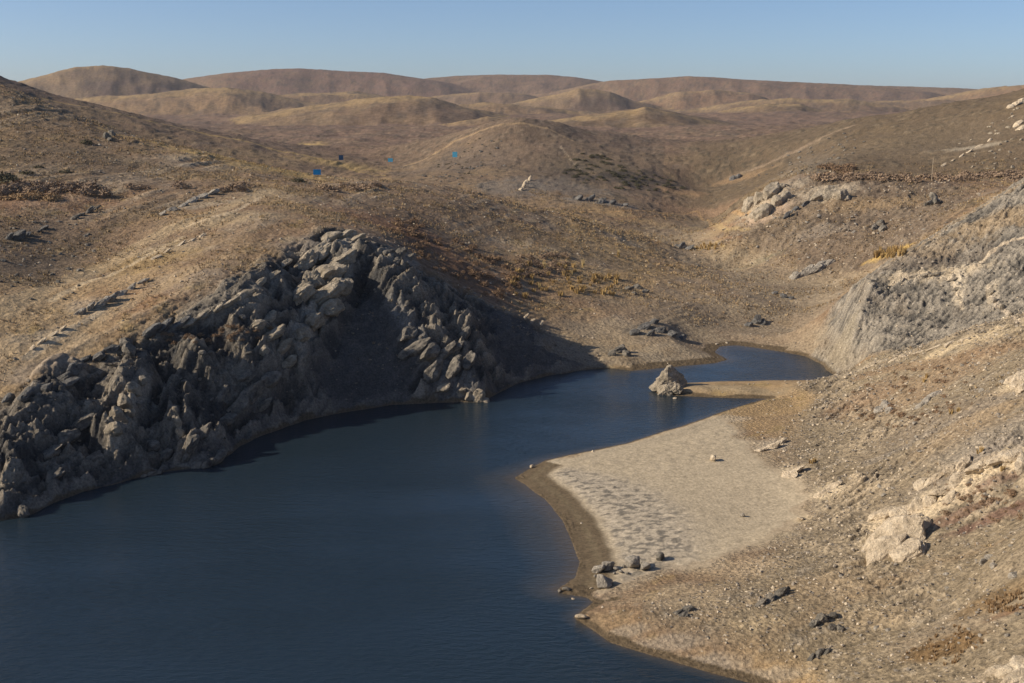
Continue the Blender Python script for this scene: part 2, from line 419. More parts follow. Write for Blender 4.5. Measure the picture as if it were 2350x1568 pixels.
# bedrock
def saw(t): f = t - np.floor(t); return np.where(f < .8, f / .8, (1 - f) / .2) * 2 - 1
def rock_relief(mask, n, sp, a_big, a_bed, a_fine, big=7.0, warpk=.6, along=(1, 1.8, .55)):
    I = np.where(mask > .02)
    px, py, pz = X2[I], Y2[I], H0[I]
    n = np.array(n) / np.linalg.norm(n); t = np.array(along) / np.linalg.norm(along); t = t - n * (t @ n)
    s = px * n[0] + py * n[1] + pz * n[2]; q = px * t[0] + py * t[1] + pz * t[2]
    s = s + warpk * sp * fbm3(px, py, pz, sp * 4, 3)
    v1 = 1 - 2.4 * np.abs(noise2(s / sp, q / (sp * 5.5))); v2 = 1 - 2.4 * np.abs(noise2(s / (sp * .42) + 9.3, q / (sp * 2.4) + 5))
    v3 = saw(s / (sp * 1.6) + 1.5 * noise2(q / (sp * 4), s / (sp * 5))) * sstep(-.25, .35, fbm3(px, py, pz, sp * 2.5, 2))
    v1 = v1 * .6 + v3 * .55
    bigv = fbm3(px, py, pz, big, 3, .55, ridged=True)
    fine = fbm3(px, py, pz, 1.3, 4, .68, ridged=True)
    bigv = bigv - bigv.mean(); fine = fine - fine.mean(); v1 = v1 - v1.mean(); v2 = v2 - v2.mean()
    r = a_big * bigv + a_bed * (v1 * .7 + v2 * .4) + a_fine * fine
    out = np.zeros_like(X2); out[I] = r * mask[I]
    return out, I, (v1, v2, bigv, fine)
M_cliff = np.maximum(M_cliff, sstep(.85, 1.2, SL) * (SD < 5) * (SD > -1.5) * (T2 < .09) * (D2 < 190) * (D2 > 80))
M_face = np.maximum(M_face, sstep(.45, .8, SL) * (SD < 6) * (SD > -1) * (T2 > .2) * (D2 > 125) * (D2 < 180))
shoretaper = sstep(-.1, 1.4, SD)
def hitpoly(pts):
    out = []
    for X, Y in pts:
        th, slp_ = ray(X, Y); k = np.where((H0[np.clip(np.searchsorted(TH, th), 1, NT - 1)] - (CAMH + slp_ * DR) > 0) & (DR > 66))[0]
        d = DR[k[0]]; out.append((d * math.sin(th), d * math.cos(th)))
    return out
M_scree = np.maximum(poly_mask(hitpoly([(745,800),(815,690),(855,660),(900,720),(940,810),(965,905),(740,950),(715,890)]), 1.5),
                     poly_mask(hitpoly([(1110,700),(1210,735),(1320,800),(1415,838),(1330,843),(1195,870),(1130,830)]), 1.5))
rc, Ic, vc = rock_relief(M_cliff, (-.66, .20, .72), 2.0, 1.7, 1.1, 1.0, 7)
_sa = X2[Ic] * .64 + Y2[Ic] * .77
rc[Ic] += M_cliff[Ic] * (.9 * (.55 - 2 * np.abs(noise2(_sa / 6.5 + .5 * fbm2(X2[Ic], Y2[Ic], 6, 2), H0[Ic] * .07))) + .4 * (.55 - 2 * np.abs(noise2(_sa / 2.6 + .4 * vc[0], H0[Ic] * .12 + 7))))
rc *= 1 - .78 * M_scree
def crest_dist(t, d):
    px = d * np.sin(t); py = d * np.cos(t); best = np.full(px.shape, 1e9)
    pl = [at_z(X, Y, z)[:2] for X, Y, z in CREST]
    for (ax, ay), (bx, by) in zip(pl[:-1], pl[1:]):
        ex, ey = bx - ax, by - ay; u = np.clip(((px - ax) * ex + (py - ay) * ey) / (ex * ex + ey * ey), 0, 1)
        best = np.minimum(best, (px - ax - u * ex) ** 2 + (py - ay - u * ey) ** 2)
    return np.sqrt(best)
_n = int(np.searchsorted(DR, 200)); kd = np.ones_like(X2); kd[:, :_n] = sstep(1.0, 8.0, coarse(crest_dist, _n, 4))
rc = np.where(rc > 0, rc * (.3 + .7 * kd), rc)
rf, If, vf = rock_relief(M_face, (.49, -.855, .17), .85, .55, .42, .5, 6, .7, (1, .715, .7))
rs, Is, vs = rock_relief(M_spur, (.49, -.80, .2), 1.8, .6, .4, .35, 9, .7, (1, .7, .7))
dH += (rc + rf) * shoretaper + rs * .9
# near right hillside: bedrock just under the gravel, showing in ledges
M_right = ((T2 > math.radians(7)) & (D2 < 150) & (D2 > 50)) * (1 - M_beach_s) * (1 - M_face) * sstep(.6, 1.6, H0)
rr, Ir, vr = rock_relief(M_right * 1.0, (.45, -.80, .25), 1.3, .26, .24, .2, 7, .8, (1, .6, .4))
ledge = np.zeros_like(X2); ledge[Ir] = sstep(-.15, .35, fbm2(X2[Ir] + 12, Y2[Ir] * .8, 9, 3))
dH += 1.5 * rr * ledge * M_right + M_right * .06 * fbm2(x, y, .8, 2)
deg_r = np.degrees(T2)
terr = sstep(.25, .8, SD) * sstep(9, 5, H0) * (D2 < 330) * (1 - M_cliff) * (1 - M_face) * (1 - M_spur)
_tz = H0 / .42 + .35 * fbm2(x, y, 9, 2)
tpat = sstep(-.05, .4, fbm2(x + 70, y - 40, 13, 2)) * np.where(deg_r > 9.5, .35, 1.0)
dH += terr * tpat * .045 * saw(_tz) * (1 - M_beach)
H = H + dH
H = np.where(SD > 0, np.maximum(H, .02 + .02 * np.minimum(SD, 2)), H0)
# cracked mud plates on the beach: slight relief
mudz = M_beach * sstep(3.2, 4.2, SD) * sstep(14, 9, SD)
H += mudz * .07 * np.clip(fbm2(x * .7, y * 1.6, 1.4, 2, ridged=True), -1, 1)

def Hat(th, d):
    i = np.interp(th, TH, np.arange(NT)); j = np.interp(d, DR, np.arange(ND))
    i0 = np.clip(np.floor(i).astype(int), 0, NT - 2); j0 = np.clip(np.floor(j).astype(int), 0, ND - 2)
    a = i - i0; b = j - j0
    return (H[i0, j0] * (1 - a) + H[i0 + 1, j0] * a) * (1 - b) + (H[i0, j0 + 1] * (1 - a) + H[i0 + 1, j0 + 1] * a) * b
def Hxy(x, y): return float(Hat(math.atan2(x, y), math.hypot(x, y)))
def hit(X, Y, dmin=20):
    th, slp = ray(X, Y)
    i = int(np.clip(np.searchsorted(TH, th), 1, NT - 1)); a = (th - TH[i - 1]) / (TH[i] - TH[i - 1])
    prof = H[i - 1] * (1 - a) + H[i] * a
    f = prof - (CAMH + slp * DR)
    k = np.where((f > 0) & (DR > dmin))[0]
    if len(k) == 0: return None
    k = k[0]; d = DR[k]
    if k > 0 and f[k] != f[k - 1]:
        t = -f[k - 1] / (f[k] - f[k - 1]); d = DR[k - 1] + np.clip(t, 0, 1) * (DR[k] - DR[k - 1])
    return d * math.sin(th), d * math.cos(th), CAMH + slp * d

lap('ground colours')
# ------------------------------------------------------------------ ground colours (albedo) per vertex
def C(*v): return np.array(v)
soil, tan, yellow = C(.235,.165,.108), C(.37,.265,.148), C(.43,.31,.14)
gravel, pale, drock = C(.25,.215,.175), C(.50,.425,.32), C(.125,.117,.108)
prock, mud, sand, rust = C(.50,.43,.33), C(.125,.095,.060), C(.43,.365,.265), C(.20,.105,.06)
mauve, dkveg = C(.18,.128,.098), C(.135,.112,.074)
colr = np.empty(X2.shape + (3,)); colr[:] = soil
def mix(m, c):
    global colr
    m = np.clip(m, 0, 1)[..., None]; colr = colr * (1 - m) + c * m
n1 = fbm2(x, y, 38, 4); n2 = fbm2(x + 77, y - 20, 11, 4); n3 = fbm2(x - 31, y + 60, 3.2, 3); n4 = fbm2(x + 5, y + 8, .9, 2)
# dry grassland
mix(sstep(-.15, .45, n1 + .5 * n2), tan)
mix(sstep(.1, .5, n2 + .6 * n3) * .55, dkveg)
mix(sstep(.22, .5, n3 + .3 * n1) * .5, yellow * .8)
mix(sstep(.15, .6, -n2 + .4 * n3) * .5, gravel)
# far hills
fw = sstep(330, 520, D2)
curv = np.zeros_like(H)
for kst, amp_ in ((8, 1.0),):
    hp = np.pad(H, ((kst, kst), (kst, kst)), mode='edge')
    avg = (hp[2*kst:, kst:-kst] + hp[:-2*kst, kst:-kst] + hp[kst:-kst, 2*kst:] + hp[kst:-kst, :-2*kst]) / 4
    curv = (H - avg) / (DR[None] * .0045 + .05)
f1 = fbm2(x, y, 160, 4); f2 = fbm2(x + 400, y, 45, 4)
farc = mauve[None, None] * (1 - sstep(-.1, .5, f1)[..., None] * .35) + 0
colr = colr * (1 - fw[..., None]) + farc * fw[..., None]
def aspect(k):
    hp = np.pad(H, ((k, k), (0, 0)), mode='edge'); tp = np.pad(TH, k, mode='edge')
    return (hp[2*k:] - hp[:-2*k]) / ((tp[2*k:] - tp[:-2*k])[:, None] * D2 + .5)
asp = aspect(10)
f3 = fbm2(x + 90, y * .45, 20, 3); f4 = fbm2(x - 90, y * .45, 8, 2)
TONE = np.array([(.125,.102,.090),(.185,.130,.105),(.195,.145,.112),(.195,.140,.104),(.20,.15,.107),(.235,.16,.10),(.255,.19,.12),(.215,.16,.108),(.175,.133,.094),(.21,.157,.104),(.15,.116,.08),
 (.14,.108,.088),(.21,.15,.104),(.19,.147,.097),(.17,.128,.094),(.20,.153,.103),(.19,.145,.108),(.22,.168,.112),(.195,.145,.098)])
rc3 = TONE[RIDX] * C(1.04, .965, .95); wt = (fw[:, n0:] * .85)[..., None]
colr[:, n0:] = colr[:, n0:] * (1 - wt) + rc3 * wt
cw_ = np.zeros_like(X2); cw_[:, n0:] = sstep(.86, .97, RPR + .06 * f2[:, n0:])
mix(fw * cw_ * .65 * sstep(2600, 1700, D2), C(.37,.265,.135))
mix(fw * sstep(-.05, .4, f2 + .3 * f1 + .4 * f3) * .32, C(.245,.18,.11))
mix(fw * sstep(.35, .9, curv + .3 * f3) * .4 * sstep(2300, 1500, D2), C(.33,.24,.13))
mix(fw * sstep(.0, .4, -f2 + .5 * f3) * .4, C(.13,.105,.088))
mix(fw * sstep(.12, .4, f4 + .4 * f3) * .5, C(.095,.08,.068))
mix(fw * sstep(.02, .2, -asp + .06 * f3) * .35, C(.12,.094,.08))  # right-facing slopes darkened: the side away from the sun, shaded in the colour
mix(fw * sstep(.03, .2, asp + .08 * f3) * .35, C(.27,.20,.12))  # left-facing slopes lightened: sunlit side painted into the colour
sp1 = fbm2(x + 11, y + 3, 2.3, 2); sp2 = fbm2(x + 19, y - 3, 7.5, 2); sp3 = fbm2(x, y * .5, 26, 3)
midw = sstep(170, 240, D2) * (1 - sstep(520, 700, D2))
mix(midw * sstep(.12, .42, sp1 + .45 * sp2) * .62, C(.085,.072,.055))
mix(midw * sstep(.2, .5, -sp1 + .3 * sp2) * .4, C(.34,.26,.165))
mix(fw * sstep(.15, .5, sp2 + .5 * sp3) * .35, C(.10,.088,.075))
r1 = (D2 > 285) * sstep(290, 320, D2) * (1 - sstep(425, 470, D2)) * sstep(math.radians(7.5), math.radians(10), T2)
mix(r1 * .75, C(.125,.098,.066)); mix(r1 * sstep(.05, .4, sp1 + .5 * sp2) * .55, C(.095,.08,.06)); mix(r1 * sstep(.2, .5, sp2 - sp1 * .5) * .4, C(.25,.195,.13))
r2 = sstep(300, 345, D2) * (1 - sstep(440, 480, D2)) * (T2 < math.radians(7.5)) * (T2 > math.radians(-6))
mix(r2 * .55, C(.17,.128,.095)); mix(r2 * sstep(.05, .4, sp1 + .5 * sp2) * .5, C(.10,.087,.07)); mix(r2 * sstep(.2, .5, -sp1 + .4 * sp2) * .35, C(.27,.22,.165))
# pale gravel and stones on the hillsides along the bedding
nearw = 1 - sstep(230, 340, D2)
mix(nearw * ribmask * sstep(.15, .7, rib) * .55, pale * .85)
mix(nearw * sstep(.34, .6, n4 + .25 * n2) * .35, pale * .8)

def paint(Xc, Yc, rx, ry, c, s=.8, rot=0, soft=.5):
    """a patch of different ground colour, placed where it lies on the terrain (ellipse in metres)"""
    global colr
    p = hit(Xc, Yc)
    if p is None: return
    d = math.hypot(p[0], p[1]); th = math.atan2(p[0], p[1])
    a = hit(Xc, Yc + ry); b = hit(Xc, Yc - ry)
    R1 = rx * S * d / FPX
    dd = [abs(math.hypot(q[0], q[1]) - d) for q in (a, b) if q is not None]
    R2 = min(max(min(dd) if dd else R1, R1 * .25, .4), R1 * 6 + 4)
    j0, j1 = np.searchsorted(DR, (d - 3 * max(R1, R2), d + 3 * max(R1, R2)))
    xs = X2[:, j0:j1] - p[0]; ys = Y2[:, j0:j1] - p[1]
    lat = xs * math.cos(th) - ys * math.sin(th); dep = xs * math.sin(th) + ys * math.cos(th)
    ca, sa = math.cos(rot), math.sin(rot)
    q = np.hypot((lat * ca + dep * sa * R1 / R2) / R1, (-lat * sa + dep * ca * R1 / R2) / R1)
    nz = .55 * n2[:, j0:j1] + .7 * n3[:, j0:j1] + .4 * n4[:, j0:j1]
    m = sstep(1 + soft, 1 - soft, q + nz) * s
    colr[:, j0:j1] = colr[:, j0:j1] * (1 - m[..., None]) + c * m[..., None]

lap('bedrock colours')
# --- bedrock colours
def rockcol(I, v, mask, dark, light, bias, lichen=.35):
    v1, v2, bigv, fine = v
    k = sstep(-.25 + bias, .55 + bias, .45 * v1 + .5 * bigv + .35 * fine)
    c = dark + (light - dark) * k[:, None]
    k2 = sstep(.2, .6, fbm3(X2[I], Y2[I], H0[I], 4, 3)) * lichen
    c = c * (1 - k2[:, None]) + C(.20,.145,.09) * k2[:, None]
    m = mask[I][:, None]
    colr[I] = colr[I] * (1 - m) + c * m
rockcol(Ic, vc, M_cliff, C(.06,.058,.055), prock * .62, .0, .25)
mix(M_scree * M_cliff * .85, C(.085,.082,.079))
rockcol(If, vf, M_face, C(.105,.097,.084), C(.32,.282,.225), -.2, .25)
rockcol(Is, vs, M_spur * .8, C(.125,.098,.075), C(.235,.19,.142), -.05, .6)
# near right hillside
mr = M_right
gcol = C(.275,.226,.155)
mix(mr * .9, gcol)
mix(mr * sstep(.0, .5, n2 + .4 * n3) * .5, C(.225,.178,.118))
mix(mr * sstep(.05, .5, n3 * .7 + .5 * n4 - .2 * n1) * .45, C(.175,.157,.135))
mix(mr * sstep(.3, .6, n4 + .3 * n3) * .45, pale * .8)
rockcol(Ir, vr, mr * ledge * .85, C(.20,.165,.12), C(.50,.41,.29), -.08, .25)

lap('painted')
# --- painted ground patches: (x, y, rx, ry, colour, strength)
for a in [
 (60,450,160,30,rust*1.2,.5),(140,440,120,14,C(.30,.19,.11),.5),(60,560,130,60,C(.13,.105,.08),.6),(100,640,130,70,C(.14,.112,.085),.55),  # the two darkest patches put the left gully's shade into the colour
 (120,300,170,60,C(.17,.125,.08),.5),(120,380,180,40,C(.15,.115,.08),.5),(600,380,160,9,yellow,.75),(780,378,90,7,yellow,.6),(720,332,28,5,yellow*1.1,.8),
 (250,660,180,40,tan*1.15,.7),(330,600,120,26,yellow*.85,.5),(120,720,140,40,C(.40,.30,.185),.7),(500,500,120,22,C(.42,.33,.21),.65),(620,445,60,12,C(.38,.30,.20),.5),
 (60,800,120,40,C(.42,.33,.22),.7),(300,690,90,30,rust*1.5,.4),(230,705,70,22,pale*.8,.6),(110,770,60,16,pale*.8,.6),(60,850,110,22,gravel*1.3,.6),
 (460,470,90,8,pale*.75,.6),(380,570,80,16,pale*.8,.45),(420,640,90,25,gravel*1.1,.5),
 (700,560,80,20,gravel,.5),(980,560,90,30,C(.14,.085,.055),.7),(1080,640,110,30,C(.17,.095,.055),.65),(1050,555,90,22,C(.13,.105,.08),.6),
 (1200,620,90,20,C(.24,.15,.085),.5),(1300,660,90,14,C(.30,.20,.09),.5),(900,520,120,16,rust*1.3,.45),(1150,520,200,22,C(.185,.135,.085),.5),
 (1400,600,120,18,C(.22,.17,.11),.5),(1450,690,120,22,C(.27,.21,.14),.6),(1420,760,120,20,C(.28,.225,.16),.6),(1560,800,120,14,C(.33,.28,.21),.6),
 (1530,825,90,8,C(.42,.37,.30),.6),(1560,690,140,14,C(.22,.17,.12),.6),(1650,680,110,10,C(.17,.14,.11),.5),(1720,720,90,10,C(.24,.19,.13),.6),
 (1450,500,120,9,C(.40,.28,.15),.7),(1600,490,150,10,C(.30,.20,.13),.6),(1620,540,120,9,C(.34,.255,.15),.6),(1620,565,40,5,yellow*1.1,.8),(2040,582,45,7,C(.55,.38,.12),.9),
 (1760,640,70,6,C(.36,.27,.16),.6),(1900,655,140,12,C(.38,.30,.20),.7),(1720,610,55,4,C(.10,.125,.08),.7),(1850,690,110,16,C(.34,.27,.185),.6),(1780,760,120,12,C(.30,.25,.19),.5),
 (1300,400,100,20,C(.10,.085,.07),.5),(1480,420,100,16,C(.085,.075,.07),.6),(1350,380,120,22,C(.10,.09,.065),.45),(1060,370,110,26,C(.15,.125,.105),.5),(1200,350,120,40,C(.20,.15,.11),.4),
 (1300,430,120,16,C(.19,.175,.155),.5),(1180,430,80,20,C(.20,.185,.165),.5),(1380,465,60,7,C(.24,.23,.21),.6),
 (1760,455,60,30,pale,.65),(1760,490,45,22,C(.50,.38,.28),.6),(1900,440,45,16,pale,.7),(2000,470,120,10,tan,.4),(1980,540,160,30,C(.19,.145,.105),.5),(1880,530,60,16,gravel*1.2,.5),
 (2100,600,120,16,C(.15,.115,.085),.5),(2200,415,160,8,C(.20,.135,.09),.5),(2150,330,160,40,C(.17,.135,.095),.5),(1850,380,60,30,C(.25,.22,.18),.4),
 (1700,410,60,8,C(.36,.245,.14),.6),(1560,440,60,9,C(.36,.235,.13),.6),(2230,340,60,4,C(.5,.44,.34),.5),
 (2130,632,90,9,C(.55,.45,.31),.8),(2200,660,12,45,C(.55,.47,.35),.8),(2280,690,14,30,C(.55,.47,.35),.8),(2300,500,120,24,C(.36,.26,.15),.6),(2150,570,80,18,C(.33,.25,.16),.5),
 (2050,815,70,9,C(.34,.28,.19),.7),(1930,790,30,40,C(.36,.30,.20),.4),
 (2200,790,90,7,C(.58,.47,.31),.75),(2300,765,90,6,C(.55,.45,.30),.6),(2000,836,60,5,C(.52,.44,.33),.6),
 (1990,910,80,22,C(.27,.175,.11),.5),(2150,870,150,30,C(.29,.20,.125),.5),(2250,950,120,40,C(.30,.22,.14),.5),(2120,980,110,30,C(.24,.20,.16),.45),
 (2300,1000,120,40,C(.33,.30,.26),.45),(2220,1080,140,40,C(.25,.22,.19),.5),(2240,1120,80,14,C(.16,.085,.07),.6),(2300,1180,90,12,C(.15,.075,.06),.7),(2200,1180,80,10,C(.16,.085,.065),.6),
 (1770,1020,40,12,prock,.7),(1680,960,40,7,pale,.6),(1820,1085,30,22,C(.64,.53,.37),.8),(1900,1125,40,20,C(.64,.53,.37),.8),(2060,1240,60,28,C(.64,.53,.37),.8),(2070,1190,90,22,C(.64,.53,.37),.8),
 (2180,1130,90,26,C(.64,.53,.37),.8),(2300,1060,70,22,C(.64,.53,.37),.8),(2340,870,40,25,C(.64,.53,.37),.8),(1840,1190,20,8,C(.60,.48,.31),.8),
 (1560,1370,120,25,C(.46,.37,.25),.6),(1700,1300,100,20,C(.46,.36,.24),.6),(1760,1430,70,18,C(.52,.41,.26),.5),(1900,1350,120,40,C(.36,.27,.17),.5),(2000,1420,100,26,C(.40,.31,.2),.5),
 (1500,1480,110,14,C(.37,.325,.26),.55),(1430,1450,60,14,C(.37,.325,.26),.55),(1640,1520,100,12,C(.37,.325,.26),.55),(1760,1550,80,12,C(.37,.325,.26),.55),
 (2200,1430,140,40,C(.25,.20,.145),.5),(2160,1490,70,20,C(.20,.125,.055),.8),(2290,1370,80,20,C(.20,.13,.06),.6),(2330,1400,50,10,C(.17,.09,.05),.7),(2300,1540,100,20,C(.56,.46,.33),.6),
 (2340,1290,60,30,C(.33,.27,.19),.5),(1650,890,130,7,C(.36,.29,.19),.7)]:
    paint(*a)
lap('beach, bar')
def band(pts, wpx, c, s):
    q = [hit(X, Y) for X, Y in pts]; q = [a for a in q if a is not None]
    if len(q) < 2: return
    dm = [math.hypot(a[0], a[1]) for a in q]; R = wpx * S * np.mean(dm) / FPX
    j0, j1 = np.searchsorted(DR, (min(dm) - 4 * R - 5, max(dm) + 4 * R + 5)); xs = X2[:, j0:j1]; ys = Y2[:, j0:j1]; best = np.full(xs.shape, 1e9)
    for a, b in zip(q[:-1], q[1:]):
        ex, ey = b[0] - a[0], b[1] - a[1]; t = np.clip(((xs - a[0]) * ex + (ys - a[1]) * ey) / (ex * ex + ey * ey + 1e-9), 0, 1)
        best = np.minimum(best, (xs - a[0] - t * ex) ** 2 + (ys - a[1] - t * ey) ** 2)
    m = (sstep(1.4, .5, np.sqrt(best) / R + .6 * n2[:, j0:j1] + .6 * n3[:, j0:j1]) * s)[..., None]
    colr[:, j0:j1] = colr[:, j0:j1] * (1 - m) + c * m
band([(0,720),(150,645),(300,572),(450,500),(560,462),(640,432)], 22, C(.42,.325,.205), .7)  # pale gravel rib, with the brightness of its sunlit side painted in
band([(0,850),(150,765),(300,692),(400,642),(520,590)], 26, C(.40,.30,.185), .65)
band([(0,640),(120,595),(250,525),(380,455)], 30, C(.125,.098,.072), .6)  # painted shade of the gully that faces away from the sun
band([(0,330),(150,345),(300,370),(450,400)], 30, C(.14,.11,.075), .5)
band([(230,294),(450,350),(650,394),(735,412)], 9, yellow * .9, .8)
band([(100,226),(400,290),(600,334),(780,375),(885,404)], 6, yellow * .95, .8)
band([(930,380),(1040,325),(1130,291),(1180,283),(1260,295),(1335,330)], 5, C(.40,.29,.17), .7)
band([(1285,335),(1305,360),(1335,392)], 1.5, C(.42,.34,.24), .7)
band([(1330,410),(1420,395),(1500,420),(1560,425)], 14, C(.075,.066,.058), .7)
band([(1190,470),(1290,490),(1420,530)], 5, C(.42,.29,.15), .7)
band([(790,540),(800,595),(765,660),(715,725),(685,780)], 20, C(.37,.325,.26), .75)
band([(650,640),(560,690),(470,735)], 9, C(.33,.29,.23), .6)
band([(650,780),(610,850),(600,930)], 24, C(.19,.172,.145), .35)
band([(335,865),(300,920),(262,1000)], 13, C(.36,.31,.24), .75)
band([(400,930),(415,1000)], 9, C(.34,.30,.24), .7)
band([(900,690),(970,790),(1040,870),(1100,910)], 26, C(.235,.22,.195), .65)
band([(890,580),(950,600)], 12, C(.26,.24,.21), .6)
band([(330,1092),(420,1075),(490,1062)], 8, C(.24,.215,.18), .6)
band([(2045,652),(2090,632),(2150,626),(2185,640),(2200,680),(2210,710)], 4.5, C(.60,.50,.36), .9)
band([(2268,660),(2280,695),(2310,715),(2335,738)], 5, C(.60,.50,.37), .9)
band([(2350,545),(2300,560),(2240,605)], 5, C(.55,.45,.32), .8)
band([(1450,760),(1510,742),(1580,775)], 16, C(.10,.093,.085), .7)
band([(120,690),(220,640),(330,590),(420,545)], 9, C(.52,.42,.28), .75)
band([(430,520),(520,490),(600,452)], 7, C(.52,.42,.29), .75)
band([(60,820),(150,760),(230,715)], 9, C(.48,.40,.29), .7)
band([(1300,486),(1450,484),(1600,484),(1720,490)], 4, C(.44,.29,.15), .75)
band([(1400,502),(1550,500),(1710,506)], 5, C(.28,.185,.115), .7)
band([(1470,522),(1600,522),(1720,528)], 5, C(.37,.28,.15), .7)
band([(1560,546),(1640,545),(1700,546)], 4, C(.26,.165,.10), .7)
band([(1590,566),(1660,566)], 4, C(.46,.33,.13), .7)
band([(1650,640),(1800,650),(1950,650)], 5, C(.40,.31,.20), .6)
band([(1500,715),(1620,700),(1760,690)], 4, C(.19,.15,.115), .6)
band([(1480,780),(1600,770),(1700,765)], 4, C(.22,.18,.14), .6)
band([(1960,288),(1860,330),(1760,376),(1680,404)], 7, C(.33,.25,.175), .6)
band([(1880,790),(1900,740),(1950,680),(2040,606)], 3, C(.33,.27,.19), .6)
band([(2050,596),(2150,538),(2230,488),(2350,418)], 6, C(.34,.25,.15), .6)
band([(1700,1500),(1850,1420),(2000,1350),(2150,1290),(2300,1240)], 24, C(.27,.20,.125), .5)
band([(1560,1440),(1700,1390),(1850,1330),(1980,1290)], 16, C(.36,.275,.175), .5)
band([(1980,860),(2100,840),(2250,810),(2350,790)], 22, C(.25,.17,.105), .6)
band([(2000,1060),(2120,1000),(2250,930),(2350,900)], 24, C(.22,.195,.165), .55)
vf_ = sstep(5.0, 2.2, H0) * (D2 > 155) * sstep(360, 300, D2) * sstep(.3, 1, SD) * (T2 > .02)
mix(vf_ * (.5 + .3 * sstep(-.2, .3, n2)), C(.315,.26,.185))
mix(vf_ * sstep(.1, .4, n3 + .5 * n2) * .45, C(.22,.165,.11))
bandn = saw(H0 / .42 + .35 * fbm2(x, y, 9, 2) + .5)
mix(terr * tpat * sstep(.3, 1, bandn) * .38 * (1 - M_beach), C(.17,.138,.105))
mix(terr * tpat * sstep(-.4, -1, bandn) * .3 * (1 - M_beach), C(.40,.335,.25))
# --- beach, bar and wet margins
n5 = fbm2(x * .8, y * 1.3, .75, 3)
mix(M_beach, sand)
mix(M_beach * sstep(.1, .6, n2 + .3 * n3) * .4, C(.40,.335,.235))
crk = sstep(3.0, 4.0, SD + .5 * n3) * sstep(13, 8, SD + 1.2 * n2)
bayside = sstep(.16, .09, SL)
mix(M_beach * crk * bayside * .6, C(.41,.365,.30))
mix(M_beach * crk * bayside * sstep(.02, .24, n5 + .35 * n3 + .25 * n2) * .85, C(.15,.138,.118))
mix(M_beach * sstep(.42, .6, n4 + .3 * n3) * .3, C(.24,.21,.165))
wetw = np.where(M_beach > .3, np.where(SL < .14, 3.3, .5), np.where(SL < .2, 2.2, np.where(SL < .5, .7, .35)))
wetn = SD + .5 * n3 + .25 * n2
wet = sstep(wetw, wetw * .72, wetn) * (SD > -8) * (D2 < 290)
mix(wet * .96, mud)
mix(wet * M_beach * sstep(1.05, 1.5, SD + .12 * n3) * sstep(2.1, 1.6, SD + .12 * n3) * .55, C(.185,.150,.095))
mix(wet * sstep(.1, .6, n2 + .5 * n3) * .4, C(.105,.080,.052))
# pale salt line along steep left shore foot
mix(M_cliff * sstep(.2, .6, SD) * sstep(1.6, .8, SD) * .3, C(.20,.18,.155))
# grain
g = 1 + mr * (.35 * fbm2(x + 2, y + 9, .38, 2) - .25 * sstep(.1, .4, fbm2(x + 44, y, .8, 2))) + .22 * n4 + .28 * fbm2(x + 3, y + 1, 1.5, 2) * sstep(150, 220, D2) * (D2 < 560) + .16 * fbm2(x, y, .45, 2) * (D2 < 260) + .10 * n3
colr *= np.clip(g, .5, 1.6)[..., None]
_w = (1 - .8 * np.maximum(M_cliff, M_face))[..., None]; colr = colr * (1 + _w * (C(1.01, .985, .935) - 1)); colr = np.clip(colr, .02, .8)

lap('materials')
# ------------------------------------------------------------------ materials
MATS = {}
def nodes_of(m):
    m.use_nodes = True; nt = m.node_tree; return nt, nt.nodes, nt.links
def ground_material(name, bump=.5, scale=1.0, con=.34):
    m = bpy.data.materials.new(name); nt, N, L = nodes_of(m); b = N['Principled BSDF']
    b.inputs['Roughness'].default_value = .95; b.inputs['Specular IOR Level'].default_value = .12
    at = N.new('ShaderNodeAttribute'); at.attribute_name = 'ground'
    geo = N.new('ShaderNodeNewGeometry')
    a = N.new('ShaderNodeTexNoise'); a.inputs['Scale'].default_value = 2.6 * scale; a.inputs['Detail'].default_value = 6; a.inputs['Roughness'].default_value = .68
    v = N.new('ShaderNodeTexVoronoi'); v.inputs['Scale'].default_value = 1.7 * scale; v.feature = 'F1'
    L.new(geo.outputs['Position'], a.inputs['Vector']); L.new(geo.outputs['Position'], v.inputs['Vector'])
    mr = N.new('ShaderNodeMapRange'); mr.inputs[1].default_value = .3; mr.inputs[2].default_value = .7; mr.inputs[3].default_value = 1 - con; mr.inputs[4].default_value = 1 + con
    L.new(a.outputs['Fac'], mr.inputs[0])
    hv = N.new('ShaderNodeHueSaturation'); L.new(at.outputs['Color'], hv.inputs['Color']); L.new(mr.outputs[0], hv.inputs['Value'])
    L.new(hv.outputs[0], b.inputs['Base Color'])
    add = N.new('ShaderNodeMath'); add.operation = 'MULTIPLY_ADD'; add.inputs[1].default_value = .5
    L.new(v.outputs['Distance'], add.inputs[0]); L.new(a.outputs['Fac'], add.inputs[2])
    bp = N.new('ShaderNodeBump'); bp.inputs['Strength'].default_value = bump; bp.inputs['Distance'].default_value = .35 / scale
    L.new(add.outputs[0], bp.inputs['Height']); L.new(bp.outputs[0], b.inputs['Normal'])
    return m
MATS['ground'] = ground_material('dry_ground', .7, 1.0, .42)
MATS['bedrock'] = ground_material('bedrock', 1.0, 1.5, .5)
MATS['beach'] = ground_material('beach_silt', .25, 1.6)
MATS['far'] = ground_material('far_grassland', .22, .10)

